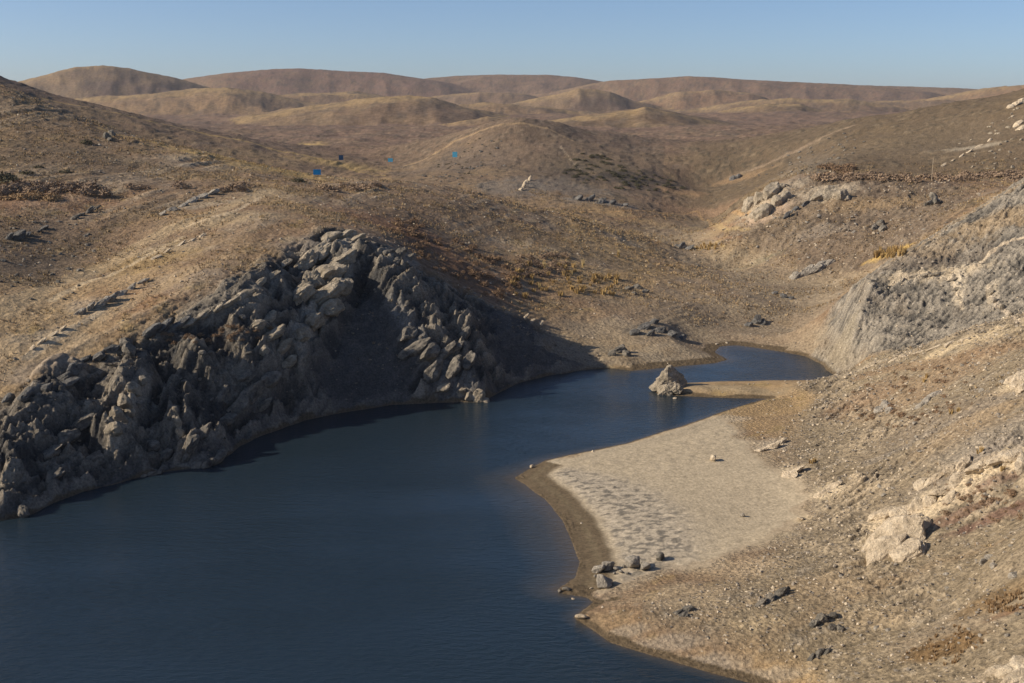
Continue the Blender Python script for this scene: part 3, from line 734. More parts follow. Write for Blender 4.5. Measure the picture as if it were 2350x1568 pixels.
def rock_material(name, dark, light, patch):
    m = bpy.data.materials.new(name); nt, N, L = nodes_of(m); b = N['Principled BSDF']
    b.inputs['Roughness'].default_value = .92; b.inputs['Specular IOR Level'].default_value = .15
    geo = N.new('ShaderNodeNewGeometry')
    a = N.new('ShaderNodeTexNoise'); a.inputs['Scale'].default_value = 1.1; a.inputs['Detail'].default_value = 8; a.inputs['Roughness'].default_value = .7
    c = N.new('ShaderNodeTexNoise'); c.inputs['Scale'].default_value = 5; c.inputs['Detail'].default_value = 5; c.inputs['Roughness'].default_value = .7
    L.new(geo.outputs['Position'], a.inputs['Vector']); L.new(geo.outputs['Position'], c.inputs['Vector'])
    r = N.new('ShaderNodeValToRGB'); e = r.color_ramp.elements
    e[0].position = .33; e[0].color = (*dark, 1); e[1].position = .62; e[1].color = (*light, 1)
    k = r.color_ramp.elements.new(.48); k.color = (*patch, 1)
    L.new(a.outputs['Fac'], r.inputs[0])
    mr = N.new('ShaderNodeMapRange'); mr.inputs[1].default_value = .3; mr.inputs[2].default_value = .7; mr.inputs[3].default_value = .7; mr.inputs[4].default_value = 1.25
    L.new(c.outputs['Fac'], mr.inputs[0])
    hv = N.new('ShaderNodeHueSaturation'); L.new(r.outputs[0], hv.inputs['Color']); L.new(mr.outputs[0], hv.inputs['Value'])
    L.new(hv.outputs[0], b.inputs['Base Color'])
    add = N.new('ShaderNodeMath'); add.operation = 'MULTIPLY_ADD'; add.inputs[1].default_value = .35
    L.new(c.outputs['Fac'], add.inputs[0]); L.new(a.outputs['Fac'], add.inputs[2])
    bp = N.new('ShaderNodeBump'); bp.inputs['Strength'].default_value = 1.0; bp.inputs['Distance'].default_value = .6
    L.new(add.outputs[0], bp.inputs['Height']); L.new(bp.outputs[0], b.inputs['Normal'])
    return m
MATS['pale_rock'] = rock_material('pale_limestone', (.36,.29,.20), (.74,.62,.45), (.62,.505,.355))
MATS['crag'] = rock_material('weathered_crag_stone', (.21,.18,.135), (.50,.425,.32), (.36,.305,.225))
MATS['cliff_rock'] = rock_material('weathered_cliff_stone', (.085,.08,.072), (.33,.29,.23), (.185,.168,.14))
MATS['dark_rock'] = rock_material('dark_grey_stone', (.085,.082,.078), (.25,.24,.22), (.15,.143,.13))
MATS['grey_rock'] = rock_material('grey_boulder_stone', (.20,.18,.15), (.50,.45,.37), (.36,.32,.26))

def plain(name, col, rough=.9, noise=.25, sc=6):
    m = bpy.data.materials.new(name); nt, N, L = nodes_of(m); b = N['Principled BSDF']
    b.inputs['Roughness'].default_value = rough; b.inputs['Specular IOR Level'].default_value = .15
    geo = N.new('ShaderNodeNewGeometry'); a = N.new('ShaderNodeTexNoise'); a.inputs['Scale'].default_value = sc; a.inputs['Detail'].default_value = 3
    L.new(geo.outputs['Position'], a.inputs['Vector'])
    mr = N.new('ShaderNodeMapRange'); mr.inputs[1].default_value = .3; mr.inputs[2].default_value = .7; mr.inputs[3].default_value = 1 - noise; mr.inputs[4].default_value = 1 + noise
    L.new(a.outputs['Fac'], mr.inputs[0])
    hv = N.new('ShaderNodeHueSaturation'); hv.inputs['Color'].default_value = (*col, 1); L.new(mr.outputs[0], hv.inputs['Value']); L.new(hv.outputs[0], b.inputs['Base Color'])
    return m
for nm, c in (('gold', (.42,.29,.125)), ('rustveg', (.25,.165,.10)), ('tanveg', (.34,.23,.125)), ('olive', (.10,.09,.055)), ('brownveg', (.28,.20,.135)), ('paletuft', (.55,.42,.20))):
    MATS[nm] = plain('foliage_' + nm, c, .9, .3, 3)

lap('terrain meshes')
# ------------------------------------------------------------------ terrain meshes, one per stretch of ground
def tag(o, label=None, cat=None, group=None, kind=None):
    if label: o['label'] = label
    if cat: o['category'] = cat
    if group: o['group'] = group
    if kind: o['kind'] = kind
    return o
ZONE = np.zeros(X2.shape, np.int8)                       # 0 = left hillside
deg = np.degrees(T2)
ZONE[(D2 > 290) & (deg < 8.5)] = 1                       # middle hill
ZONE[(deg >= 8.5) & (D2 > 200)] = 2                      # right hills up the valley
valley = (H0 < 4.2) & (D2 > 150) & (D2 < 420) & (deg > 2)
ZONE[valley] = 3
ZONE[(deg > 5.2) & (D2 < 205) & (H0 >= 0) & ~valley] = 4  # near right hillside
ZONE[(deg > 11) & (D2 < 152)] = 4
ZONE[(M_beach > .5)] = 5
ZONE[(M_cliff > .5)] = 6
ZONE[(M_face > .5)] = 7
ZONE[D2 > 520] = 8
ZONE[(D2 < 66) & (deg < 17)] = 9
bar_poly = [at_z(X, Y, 0)[:2] for X, Y in ((1495,892),(1570,876),(1780,868),(1905,868),(1880,890),(1780,918),(1650,916),(1510,910))]
ZONE[in_poly(X2, Y2, bar_poly) & (SD > -1.5) & (D2 < 200)] = 10
ZONE[(SD < -.6)] = 11
names = ['left_hillside', 'middle_hill', 'right_valley_hill', 'valley_floor', 'right_hillside', 'beach', 'rocky_cliff', 'rock_face', 'far_hills', 'near_bank', 'sandbar', 'lake_bed']
zlabels = ['dry grassy hillside rising above the dark rocky cliff', 'rounded brown hill standing in the middle of the valley', 'brown hill with pale outcrops up the valley',
 'flat dry valley floor beyond the end of the water', 'stony tan slope on the near side of the water', 'pale silt beach with a wet brown margin in the bay', 'dark shaded rocky cliff falling to the water',
 'grey streaked bare rock face above the small inlet', 'rolling brown hills along the horizon', 'steep bank below the viewpoint', 'low gravel bar reaching into the water', 'muddy bed under the reservoir water']
zmat = ['ground', 'ground', 'ground', 'ground', 'bedrock', 'beach', 'bedrock', 'bedrock', 'far', 'ground', 'beach', 'beach']
P = np.stack([X2, Y2, H], -1).reshape(-1, 3).astype(np.float32)
CF = np.concatenate([colr, np.ones(X2.shape + (1,))], -1).reshape(-1, 4).astype(np.float32)
ii, jj = np.meshgrid(np.arange(NT - 1), np.arange(ND - 1), indexing='ij')
v00 = (ii * ND + jj).ravel(); quads = np.stack([v00, v00 + ND, v00 + ND + 1, v00 + 1], -1)
fz = ZONE[:-1, :-1].ravel()
deep = ((H[:-1, :-1] < -1.9) & (H[1:, 1:] < -1.9)).ravel()
def mesh_from(name, verts, faces, mat, smooth=True, color=None):
    me = bpy.data.meshes.new(name); k = faces.shape[1]
    me.vertices.add(len(verts)); me.vertices.foreach_set('co', np.ascontiguousarray(verts, np.float32).ravel())
    me.loops.add(len(faces) * k); me.polygons.add(len(faces))
    me.loops.foreach_set('vertex_index', np.ascontiguousarray(faces, np.int32).ravel())
    me.polygons.foreach_set('loop_start', np.arange(0, len(faces) * k, k, dtype=np.int32))
    me.polygons.foreach_set('use_smooth', np.full(len(faces), smooth))
    if color is not None:
        at = me.attributes.new('ground', 'FLOAT_COLOR', 'POINT'); at.data.foreach_set('color', np.ascontiguousarray(color, np.float32).ravel())
    me.materials.append(mat); me.update(calc_edges=True); return me
def link(name, me, parent=None):
    o = bpy.data.objects.new(name, me); COL.objects.link(o)
    if parent: o.parent = parent
    return o
for z, nm in enumerate(names):
    F = quads[(fz == z) & ~((fz == 11) & deep)]
    if len(F) == 0: continue
    used = np.unique(F); remap = np.zeros(len(P), np.int64); remap[used] = np.arange(len(used))
    tag(link(nm, mesh_from(nm, P[used], remap[F], MATS[zmat[z]], True, CF[used])), zlabels[z], kind='structure')
    print(nm, len(F))

lap('water')
# ------------------------------------------------------------------ water
wd = [20.0]
while wd[-1] < 225: wd.append(wd[-1] * 1.012 + .1)
wd = np.array(wd); wt = np.radians(np.linspace(-47, 26, 330))
WT, WD = np.meshgrid(wt, wd, indexing='ij')
WX, WY = WD * np.sin(WT), WD * np.cos(WT)
dep = -Hat(WT.ravel(), WD.ravel()).reshape(WT.shape)
wsd, wsl = shore_dist(WX, WY)
P_w = np.stack([WX, WY, np.zeros_like(WX)], -1).reshape(-1, 3)
i2, j2 = np.meshgrid(np.arange(len(wt) - 1), np.arange(len(wd) - 1), indexing='ij'); a0 = (i2 * len(wd) + j2).ravel()
qd = np.stack([a0, a0 + len(wd), a0 + len(wd) + 1, a0 + 1], -1)
near_w = (wsd < 2.5).ravel(); qd = qd[near_w[qd].any(1)]
depth_attr = np.clip(-wsd * np.maximum(wsl, .03) * 1.0, 0, 3).ravel()
cw4 = np.stack([depth_attr] * 3 + [np.ones_like(depth_attr)], -1)
used = np.unique(qd); rm = np.zeros(len(P_w), np.int64); rm[used] = np.arange(len(used))
m = bpy.data.materials.new('reservoir_water'); nt, N, L = nodes_of(m); b = N['Principled BSDF']
b.inputs['IOR'].default_value = 1.33; b.inputs['Roughness'].default_value = .12
at = N.new('ShaderNodeAttribute'); at.attribute_name = 'ground'
r = N.new('ShaderNodeValToRGB'); e = r.color_ramp.elements
e[0].position = .0; e[0].color = (.085,.068,.048,1); e[1].position = .35; e[1].color = (.015,.027,.038,1)
k = e.new(.10); k.color = (.045,.048,.048,1)
L.new(at.outputs['Fac'], r.inputs[0]); L.new(r.outputs[0], b.inputs['Base Color'])
geo = N.new('ShaderNodeNewGeometry')
mp = N.new('ShaderNodeMapping'); mp.inputs['Rotation'].default_value = (0, 0, .25); mp.inputs['Scale'].default_value = (.8, 1.9, 1)
L.new(geo.outputs['Position'], mp.inputs[0])
w1 = N.new('ShaderNodeTexNoise'); w1.inputs['Scale'].default_value = 1.15; w1.inputs['Detail'].default_value = 4; w1.inputs['Roughness'].default_value = .6
w2 = N.new('ShaderNodeTexNoise'); w2.inputs['Scale'].default_value = .045; w2.inputs['Detail'].default_value = 3
L.new(mp.outputs[0], w1.inputs['Vector']); L.new(mp.outputs[0], w2.inputs['Vector'])
mm = N.new('ShaderNodeMapRange'); mm.inputs[1].default_value = .35; mm.inputs[2].default_value = .65; mm.inputs[3].default_value = .35; mm.inputs[4].default_value = 1.0
L.new(w2.outputs['Fac'], mm.inputs[0])
bp = N.new('ShaderNodeBump'); bp.inputs['Distance'].default_value = .16; L.new(mm.outputs[0], bp.inputs['Strength']); L.new(w1.outputs['Fac'], bp.inputs['Height']); L.new(bp.outputs[0], b.inputs['Normal'])
MATS['water'] = m
tag(link('water', mesh_from('water', P_w[used], rm[qd], m, True, cw4[used])), 'dark blue reservoir water winding up the valley', kind='structure')


lap('water done')
# ------------------------------------------------------------------ rocks
def ico(sub):
    bm = bmesh.new(); bmesh.ops.create_icosphere(bm, subdivisions=sub, radius=1.0)
    v = np.array([w.co[:] for w in bm.verts]); f = np.array([[q.index for q in p.verts] for p in bm.faces]); bm.free()
    return v, f
ICO = {k: ico(k) for k in (1, 2, 3, 4)}
def euler(rx, ry, rz): return np.array((Matrix.Rotation(rz, 3, 'Z') @ Matrix.Rotation(ry, 3, 'Y') @ Matrix.Rotation(rx, 3, 'X')))
def lump(seed, size, rot, sub=3, rough=.16, facets=10, p=18, groove=.09):
    """one angular block of stone"""
    r = np.random.RandomState(seed); v, f = ICO[sub]
    n = r.randn(facets, 3); n /= np.linalg.norm(n, axis=1)[:, None]; h = .62 + .38 * r.rand(facets)
    q = np.clip(v @ n.T, 0, None) / h
    rad = (np.sum(q ** p, 1) + 1e-6) ** (-1 / p)
    rad = np.minimum(rad, 1.25)
    o = r.rand(3) * 40
    rad = rad * (1 + rough * fbm3(v[:, 0] + o[0], v[:, 1] + o[1], v[:, 2] + o[2], .9, 2, .6) + rough * .8 * (fbm3(v[:, 0] + o[1], v[:, 1] + o[2], v[:, 2] + o[0], .55, 3, .6, ridged=True) - .2))
    w = v * rad[:, None]
    lay = noise3(w[:, 2] * 4.5 + o[0], w[:, 0] * .8 + o[1], w[:, 1] * .8)
    w[:, :2] *= (1 + groove * (1 - 2 * np.abs(lay)))[:, None]
    w = (w * np.array(size)) @ euler(*rot).T
    return w, f
def join(parts):
    V, F, k = [], [], 0
    for v, f in parts: V.append(v); F.append(f + k); k += len(v)
    return np.concatenate(V), np.concatenate(F)
def px_m(p): return math.sqrt(p[0] ** 2 + p[1] ** 2 + (p[2] - CAMH) ** 2) * S / FPX      # metres per measured pixel
seedc = [100]
def outcrop(name, label, cat, lumps, mat, stretch=(1.6, .9, .7), rot=(0, -.55, .45), sink=.38, group=None, sub=3, rough=.24):
    parts = []
    for L in lumps:
        X, Y, r = L[:3]; p = hit(X, Y + r * .35)
        if p is not None and p[2] < .05: p = at_z(X, Y + r * .35, 0.0)
        if p is None: continue
        seedc[0] += 1; R = r * px_m(p) * 1.0; rr = random.Random(seedc[0])
        k = L[3] if len(L) > 3 else 1.0
        v, f = lump(seedc[0], (R * stretch[0] * k * rr.uniform(.85, 1.2), R * stretch[1] * rr.uniform(.85, 1.2), R * stretch[2] * rr.uniform(.85, 1.2)),
                    (rot[0] + rr.uniform(-.2, .2), rot[1] + rr.uniform(-.2, .2), rot[2] + rr.uniform(-.4, .4)), sub, rough)
        parts.append((v + np.array([p[0], p[1], p[2] + R * stretch[2] * (.5 - sink)]), f))
    if len(parts) == 1:
        V, F = parts[0]; c = V.mean(0); c[2] = V[:, 2].min()
        o = link(name, mesh_from(name, V - c, F, MATS[mat], False)); o.location = c
        return tag(o, label, cat, group)
    A = np.concatenate([v for v, f in parts]); c = A.mean(0); c[2] = A[:, 2].min()
    e = bpy.data.objects.new(name, None); COL.objects.link(e); e.location = c; e.empty_display_size = .3; tag(e, label, cat, group)
    for v, f in parts:
        b0 = v.mean(0); o = link('block', mesh_from('block', v - b0, f, MATS[mat], False), e); o.location = b0 - c
    return e
def boulder(X, Y, r, label, mat='grey_rock', flat=.72, group=None, sub=4, name='boulder', squash=1.0):
    p = hit(X, Y + r * .45)
    if p[2] < .06: p = at_z(X, Y + r * .45, 0.0)
    seedc[0] += 1; rr = random.Random(seedc[0]); R = r * px_m(p)
    v, f = lump(seedc[0], (R * 1.05, R * .9 * squash, R * flat), (rr.uniform(-.2, .2), rr.uniform(-.25, .1), rr.uniform(0, 6.28)), sub, .16, 12, 16, .03)
    z0 = v[:, 2].min(); o = link(name, mesh_from(name, v - np.array([0, 0, z0]), f, MATS[mat], True)); o.location = (p[0], p[1], max(Hxy(p[0], p[1]), -.1) - R * flat * .22)
    return tag(o, label, 'boulder' if name == 'boulder' else 'rock', group)

RO = 'rock_outcrop'
outcrop(RO, 'rugged grey knob on the very top of the dark cliff', 'rock', [(768,536,16),(795,534,18),(815,546,12)], 'crag', (1.4,.9,.6), (0,-.3,.4), .5)
outcrop(RO, 'big pale limestone rib running down the cliff below its top', 'rock', [(735,578,20),(700,596,18),(788,592,20),(752,625,26),(715,640,20),(780,650,22),(735,680,26),(690,676,18),(765,700,20),(718,730,22),(690,770,18)], 'crag', (1.5,1,.85), (0,-.6,.5), .48, None, 4, .3)
outcrop(RO, 'line of small pale ledges stepping up along the cliff edge', 'rock', [(440,735,11),(470,720,12),(500,705,11),(530,690,12),(560,672,11),(595,650,11),(625,628,11),(650,605,10)], 'crag', (1.7,.8,.6))
outcrop(RO, 'pale broken blocks at the left foot of the big limestone rib', 'rock', [(590,742,14),(615,730,12),(625,765,17),(645,795,18),(605,800,12),(660,830,14)], 'crag')
outcrop(RO, 'blunt dark rock tower standing alone on the cliff edge', 'rock', [(288,786,20,.7),(300,800,15)], 'cliff_rock', (.9,.9,1.1), (0,0,0))
outcrop(RO, 'tall sunlit buttress on the lower part of the cliff', 'rock', [(325,872,11),(308,893,14),(290,922,15),(272,955,15),(262,985,16),(300,945,10)], 'crag', (.9,.9,1.2), (0,-.4,.3))
outcrop(RO, 'slim pale rock pillar beside the sunlit buttress', 'rock', [(400,945,10),(410,970,11),(415,993,11)], 'crag', (.8,.8,1.2), (0,-.3,0))
outcrop(RO, 'pale rocks in the water at the small cliff point', 'rock', [(492,1058,14),(470,1066,12),(450,1070,9),(500,1045,9)], 'cliff_rock')
outcrop(RO, 'small light rocks by the water under the slim pillar', 'rock', [(345,1088,7),(362,1085,6),(330,1092,5)], 'cliff_rock')
outcrop(RO, 'row of dark jagged rocks along the lowest cliff edge', 'rock', [(20,915,10),(60,905,11),(105,890,12),(140,868,12),(165,845,13),(155,880,12),(190,825,10)], 'dark_rock', (1.5,.9,.8), (0,-.55,.45), .35)
outcrop(RO, 'dark broken rocks beside the blunt rock tower', 'rock', [(225,815,12),(250,800,11),(345,760,13),(375,748,14),(410,742,12)], 'dark_rock')
outcrop(RO, 'dark crags in the middle of the lowest cliff face', 'rock', [(110,1040,18),(150,1000,18),(185,965,16),(130,1085,14),(210,1050,14)], 'cliff_rock', (1.7,.9,.75), (0,-.6,.5), .48)
outcrop(RO, 'dark crags above the small cliff point', 'rock', [(345,1020,15),(375,1045,13),(440,1015,15),(465,985,14),(430,1045,11)], 'cliff_rock', (1.7,.9,.75), (0,-.6,.5), .48)
outcrop(RO, 'shaded crags under the left side of the pale limestone rib', 'rock', [(520,960,16),(545,925,18),(580,895,18),(615,870,18),(560,860,15),(600,930,14),(510,900,14)], 'cliff_rock', (1.7,.9,.75), (0,-.6,.5), .48)
outcrop(RO, 'rough grey rock mass catching the light above the water bend', 'rock', [(930,765,16),(955,790,18),(985,800,18),(1015,810,18),(1045,795,16),(1065,770,14),(995,845,18),(1040,840,18),(1075,825,14)], 'cliff_rock', (1.6,.9,.75), (0,-.7,.5), .48, None, 3, .3)
outcrop(RO, 'light rocks standing in the water at the cliff bend', 'rock', [(1020,888,12),(1060,895,12),(1075,908,10),(1100,905,13),(1110,918,10)], 'crag', (1,.9,1))
outcrop(RO, 'pale stones on the dark slope right of the cliff top', 'rock', [(890,578,11),(915,582,12),(940,590,10),(905,600,10)], 'cliff_rock')
outcrop(RO, 'small pale rocks on the shadow line above the dark scree', 'rock', [(1205,728,6),(1222,735,5),(1240,742,5)], 'pale_rock')
outcrop(RO, 'pale rock standing at the waterline below the lowest cliff', 'rock', [(52,1168,14,.7),(60,1180,9)], 'cliff_rock', (.9,.9,1.2), (0,0,0))
outcrop(RO, 'long tilted rock rib on the hillside below the blue signs', 'rock', [(372,490,7),(395,480,8),(418,470,8),(440,460,9),(462,450,10),(485,442,10)], 'grey_rock', (1.8,.8,.6))
outcrop(RO, 'short dark rock rib low on the hillside', 'rock', [(168,500,7),(185,492,8),(202,485,8),(217,479,7)], 'cliff_rock', (1.8,.8,.6))
outcrop(RO, 'dark rock heap half buried in the grassy slope', 'rock', [(38,541,13),(20,545,9),(60,537,8),(100,522,7),(90,530,6)], 'dark_rock', (1.4,1,.6))
outcrop(RO, 'jagged grey rib on the pale slope behind the cliff edge', 'rock', [(183,717,10),(205,706,11),(228,697,11),(250,686,11),(275,674,9),(300,660,8),(328,646,8)], 'grey_rock', (1.6,.8,.75))
outcrop(RO, 'whitish stone band below the jagged grey rib', 'rock', [(72,798,7),(95,783,8),(118,767,8),(140,755,7)], 'pale_rock', (1.8,.8,.45))
outcrop(RO, 'two rock heads on the skyline slope beside a dark bush', 'rock', [(244,313,8),(257,308,9),(252,320,6)], 'cliff_rock', (.9,.9,1))
outcrop(RO, 'thin grey ribs in the pale grass behind the cliff top', 'rock', [(415,560,6),(440,550,6),(465,540,6),(355,590,6),(380,577,6)], 'pale_rock', (1.8,.8,.45))
outcrop(RO, 'pale rock fin on the foot of the middle hill', 'rock', [(1214,412,5),(1208,419,6),(1201,427,6),(1195,435,5)], 'pale_rock', (1.6,.7,.7), (0,-1.0,.2))
outcrop(RO, 'low grey outcrop at the base of the middle hill', 'rock', [(1325,455,8),(1350,457,9),(1378,461,9),(1405,465,7),(1435,470,6)], 'dark_rock')
outcrop(RO, 'dark rock beside the yellow reeds on the valley floor', 'rock', [(1562,566,11),(1580,570,9),(1550,564,6)], 'dark_rock', (1.3,.9,.6))
outcrop(RO, 'dark ragged outcrop on the tan slope above the inlet', 'rock', [(1455,762,11),(1475,748,12),(1500,738,10),(1515,755,11),(1540,765,11),(1565,775,9),(1490,765,9)], 'dark_rock', (1.3,.9,.6))
outcrop(RO, 'grey stony patch above the ragged outcrop', 'rock', [(1440,662,8),(1462,658,10),(1478,668,9),(1455,672,7)], 'cliff_rock', (1.3,.9,.6))
outcrop(RO, 'dark rock at the water where the cliff ends', 'rock', [(1420,803,13),(1438,812,11),(1405,812,8)], 'cliff_rock', (1.1,.9,.9))
outcrop(RO, 'dark rocks on the bank at the head of the water', 'rock', [(1735,735,13),(1718,745,8),(1750,738,9)], 'dark_rock', (1.2,.9,.75))
outcrop(RO, 'small dark stones on the flat behind the inlet', 'rock', [(1775,672,7),(1795,678,8),(1815,684,6)], 'dark_rock', (1.4,.9,.5))
outcrop(RO, 'long tilted slab with a dark upper end on the valley floor', 'rock', [(1822,634,9),(1843,626,11),(1865,618,12),(1885,609,12),(1900,603,9)], 'grey_rock', (1.8,.8,.7))
outcrop(RO, 'large pale crag on the spur across the valley', 'rock', [(1718,470,17),(1748,454,20),(1775,440,20),(1792,428,15),(1782,464,17),(1755,484,17),(1802,450,13),(1735,488,12)], 'crag', (1.2,.9,.9))
outcrop(RO, 'rounded pale crag right of the large pale crag', 'rock', [(1880,448,15),(1902,440,19),(1924,448,16),(1940,456,10)], 'crag', (1,.9,.95))
outcrop(RO, 'dark rock strip between the two pale crags', 'rock', [(1868,454,7),(1848,466,8),(1826,480,8),(1806,494,7)], 'dark_rock', (1.7,.8,.7))
outcrop(RO, 'brown crag below the shrub line on the far bank', 'rock', [(2142,450,11),(2135,466,11),(2150,462,9)], 'cliff_rock', (.9,.9,1.1))
outcrop(RO, 'grey fin with a pale edge on the spur slope', 'rock', [(2020,512,9),(2026,526,10),(2010,522,8)], 'cliff_rock', (.9,.9,1))
outcrop(RO, 'small dark knob on the flank of the far right hill', 'rock', [(1682,410,7),(1692,406,6)], 'dark_rock')
outcrop(RO, 'craggy rocks high on the skyline of the right hill', 'rock', [(2330,238,8),(2345,232,8),(2318,244,6),(2335,285,7),(2345,292,8)], 'pale_rock')
outcrop(RO, 'pale stone rib climbing the far right hillside', 'rock', [(2165,378,4),(2185,368,4),(2205,358,4),(2222,348,4),(2245,335,5),(2270,322,5)], 'pale_rock', (2.2,.6,.45))
outcrop(RO, 'crusted yellowish boulder at the tip of the gravel bar', 'rock', [(1536,878,27),(1516,886,17),(1528,896,14),(1552,896,12)], 'crag', (1.05,.95,.95), (0,-.3,.2), .0, None, 4, .28)
boulder(1548,912,5, 'flat white stone in the water off the gravel bar', 'pale_rock', .3, name='stone', sub=3)
boulder(1637,1053,8, 'lone boulder with a short shadow standing on the beach', 'pale_rock', .8)
boulder(1704,1183,6, 'small lone stone in the middle of the beach', 'grey_rock', .7, sub=3)
boulder(1452,1296,17, 'largest pale boulder of the group at the beach end', 'grey_rock', .85)
boulder(1480,1302,12, 'boulder leaning on the right of the largest one', 'grey_rock', .8)
boulder(1374,1308,12, 'left boulder of the touching pair near the mud', 'grey_rock', .85)
boulder(1394,1301,12, 'right boulder of the touching pair near the mud', 'grey_rock', .8)
boulder(1384,1336,17, 'smooth round boulder at the corner of the mud bay', 'grey_rock', .85)
boulder(1515,1281,10, 'dark upright stone right of the largest beach boulder', 'cliff_rock', 1.0)
for q in ((1414,1305,6),(1424,1312,5),(1432,1300,5),(1410,1316,4),(1438,1314,5),(1365,1322,4)):
    boulder(*q, 'small pale stone lying among the beach boulders', 'grey_rock', .7, 'stones among the beach boulders', 2, 'stone')
boulder(1300,1350,8, 'low wet rock on the muddy point', 'cliff_rock', .5, sub=3)
boulder(1284,1356,5, 'small stone at the tip of the muddy point', 'cliff_rock', .6, sub=3)
boulder(1316,1371,6, 'flat pale stone in the water below the muddy point', 'pale_rock', .3, sub=3, name='stone')
boulder(1221,1071,6, 'white stone on the far corner of the beach', 'pale_rock', .7, sub=3)
boulder(1335,1414,11, 'flat pale rock at the end of the spit', 'pale_rock', .45, sub=3)
outcrop(RO, 'broad cream slab bulging from the near stony slope', 'rock', [(2035,1262,32,1.3),(2058,1238,40,1.2),(2080,1222,30,1.1),(2080,1265,30)], 'pale_rock', (1.3,1.0,.55), (.25,-.5,.3), .30, None, 4, .09)
outcrop(RO, 'pale ledge above the broad cream slab', 'rock', [(2012,1182,15),(2040,1176,18),(2072,1172,18),(2105,1160,17),(2090,1190,14),(2135,1150,15)], 'pale_rock', (1.4,.9,.6), (0,-.45,.4), .2)
outcrop(RO, 'tilted pale slabs between the two big ledges', 'rock', [(2110,1112,12),(2140,1100,14),(2165,1122,17),(2195,1100,16),(2180,1140,12)], 'pale_rock', (1.7,.9,.5), (0,-.5,.4), .2)
outcrop(RO, 'whitish layered ledge high on the near stony slope', 'rock', [(2180,1078,15),(2210,1070,16),(2240,1072,16),(2265,1058,17),(2295,1050,20),(2325,1045,19),(2345,1062,16)], 'pale_rock', (1.6,.9,.6), (0,-.45,.4), .2)
outcrop(RO, 'bright slab at the upper end of the near slope', 'rock', [(2325,868,14),(2342,872,20),(2350,890,16)], 'pale_rock', (1.3,.9,.6), (0,-.5,.4), .2)
outcrop(RO, 'pale scraped rock above the beach', 'rock', [(1745,1030,10),(1768,1022,13),(1788,1014,10)], 'pale_rock', (1.7,.9,.4), (0,-.45,.3), .32)
outcrop(RO, 'cream rock patch at the upper edge of the beach', 'rock', [(1808,1090,13),(1825,1078,13)], 'pale_rock', (1.5,.9,.4), (0,-.5,.3), .32)
outcrop(RO, 'yellowish rock just right of the cream patch', 'rock', [(1885,1130,13),(1905,1120,13)], 'pale_rock', (1.5,.9,.4), (0,-.5,.3), .32)
boulder(1838,1190,8, 'small bright rock where beach meets slope', 'pale_rock', .5, sub=3)
outcrop(RO, 'dark ledge with a shadowed face low on the near slope', 'rock', [(1745,1384,9),(1765,1374,10),(1785,1364,10),(1800,1357,8)], 'cliff_rock', (1.6,.8,.7))
outcrop(RO, 'grey rock pair on the spit slope', 'rock', [(1555,1404,9),(1578,1398,10),(1568,1410,8)], 'cliff_rock', (1.4,.9,.7))
outcrop(RO, 'upright dark rocks in the lower middle of the slope', 'rock', [(1868,1432,9),(1888,1420,11),(1908,1412,10),(1912,1438,10),(1928,1440,8)], 'cliff_rock', (1,.9,1.1))
outcrop(RO, 'low rock rib near the bottom shore', 'rock', [(1862,1508,7),(1880,1500,9),(1898,1493,7)], 'cliff_rock', (1.6,.8,.7))
outcrop(RO, 'pale broken rocks at the lowest end of the slope', 'rock', [(2285,1545,16),(2315,1535,20),(2342,1522,22),(2345,1555,20)], 'pale_rock', (1.4,.9,.6), (0,-.45,.3), .2)
outcrop(RO, 'curved white rock pair among rusty shrubs', 'rock', [(2015,942,11),(2030,928,12),(2042,940,9)], 'grey_rock', (1,.9,.9))
outcrop(RO, 'white blocks above the rusty shrubs', 'rock', [(2128,918,10),(2115,928,8),(2145,905,8)], 'grey_rock')
outcrop(RO, 'grey blocks in the middle of the near slope', 'rock', [(2255,1290,9),(2270,1278,8),(2280,1300,8),(2325,1320,10)], 'grey_rock', (1,.9,.9))
outcrop(RO, 'narrow pale edge along the top of the near slope', 'rock', [(2050,824,6),(2080,814,7),(2110,806,8),(2145,795,8),(2180,786,8),(2210,778,7)], 'pale_rock', (2.2,.7,.4), (0,-.3,.2), .5)
outcrop(RO, 'pale vein of rock across the grey face', 'rock', [(2070,642,6),(2095,634,7),(2120,630,7),(2145,628,7),(2165,626,6),(2185,640,6),(2195,662,6),(2203,684,5)], 'crag', (1.6,.7,.5), (0,-.4,.2), .4)
outcrop(RO, 'second pale vein dropping down the grey face', 'rock', [(2272,672,8),(2278,690,9),(2300,705,7),(2322,722,7)], 'crag', (1,.8,1), (0,0,0), .4)
# loose boulders over the near slope and the left hillside: alike, only their place differs
rb = random.Random(5)
def scatter_px(n, poly):
    xs = [p[0] for p in poly]; ys = [p[1] for p in poly]; out = []
    while len(out) < n:
        X, Y = rb.uniform(min(xs), max(xs)), rb.uniform(min(ys), max(ys))
        if in_poly(np.array([X]), np.array([Y]), poly)[0]: out.append((X, Y))
    return out
protoR = {}
def small_rocks(pts, rmin, rmax, mat, label, group):
    for X, Y in pts:
        p = hit(X, Y)
        if p is None: continue
        k = (mat, rb.randrange(5))
        if k not in protoR:
            v, f = lump(900 + len(protoR), (1.1, .9, .7), (0, 0, 0), 2, .2, 12, 10, .05); protoR[k] = mesh_from('loose_rock', v, f, MATS[mat], False)
        R = rb.uniform(rmin, rmax) * px_m(p); o = link('loose_rock', protoR[k]); o.location = (p[0], p[1], p[2] + R * .15); o.scale = (R, R, R * rb.uniform(.7, 1.1))
        o.rotation_euler = (rb.uniform(-.3, .3), rb.uniform(-.5, 0), rb.uniform(0, 6.28)); tag(o, label, 'rock', group)
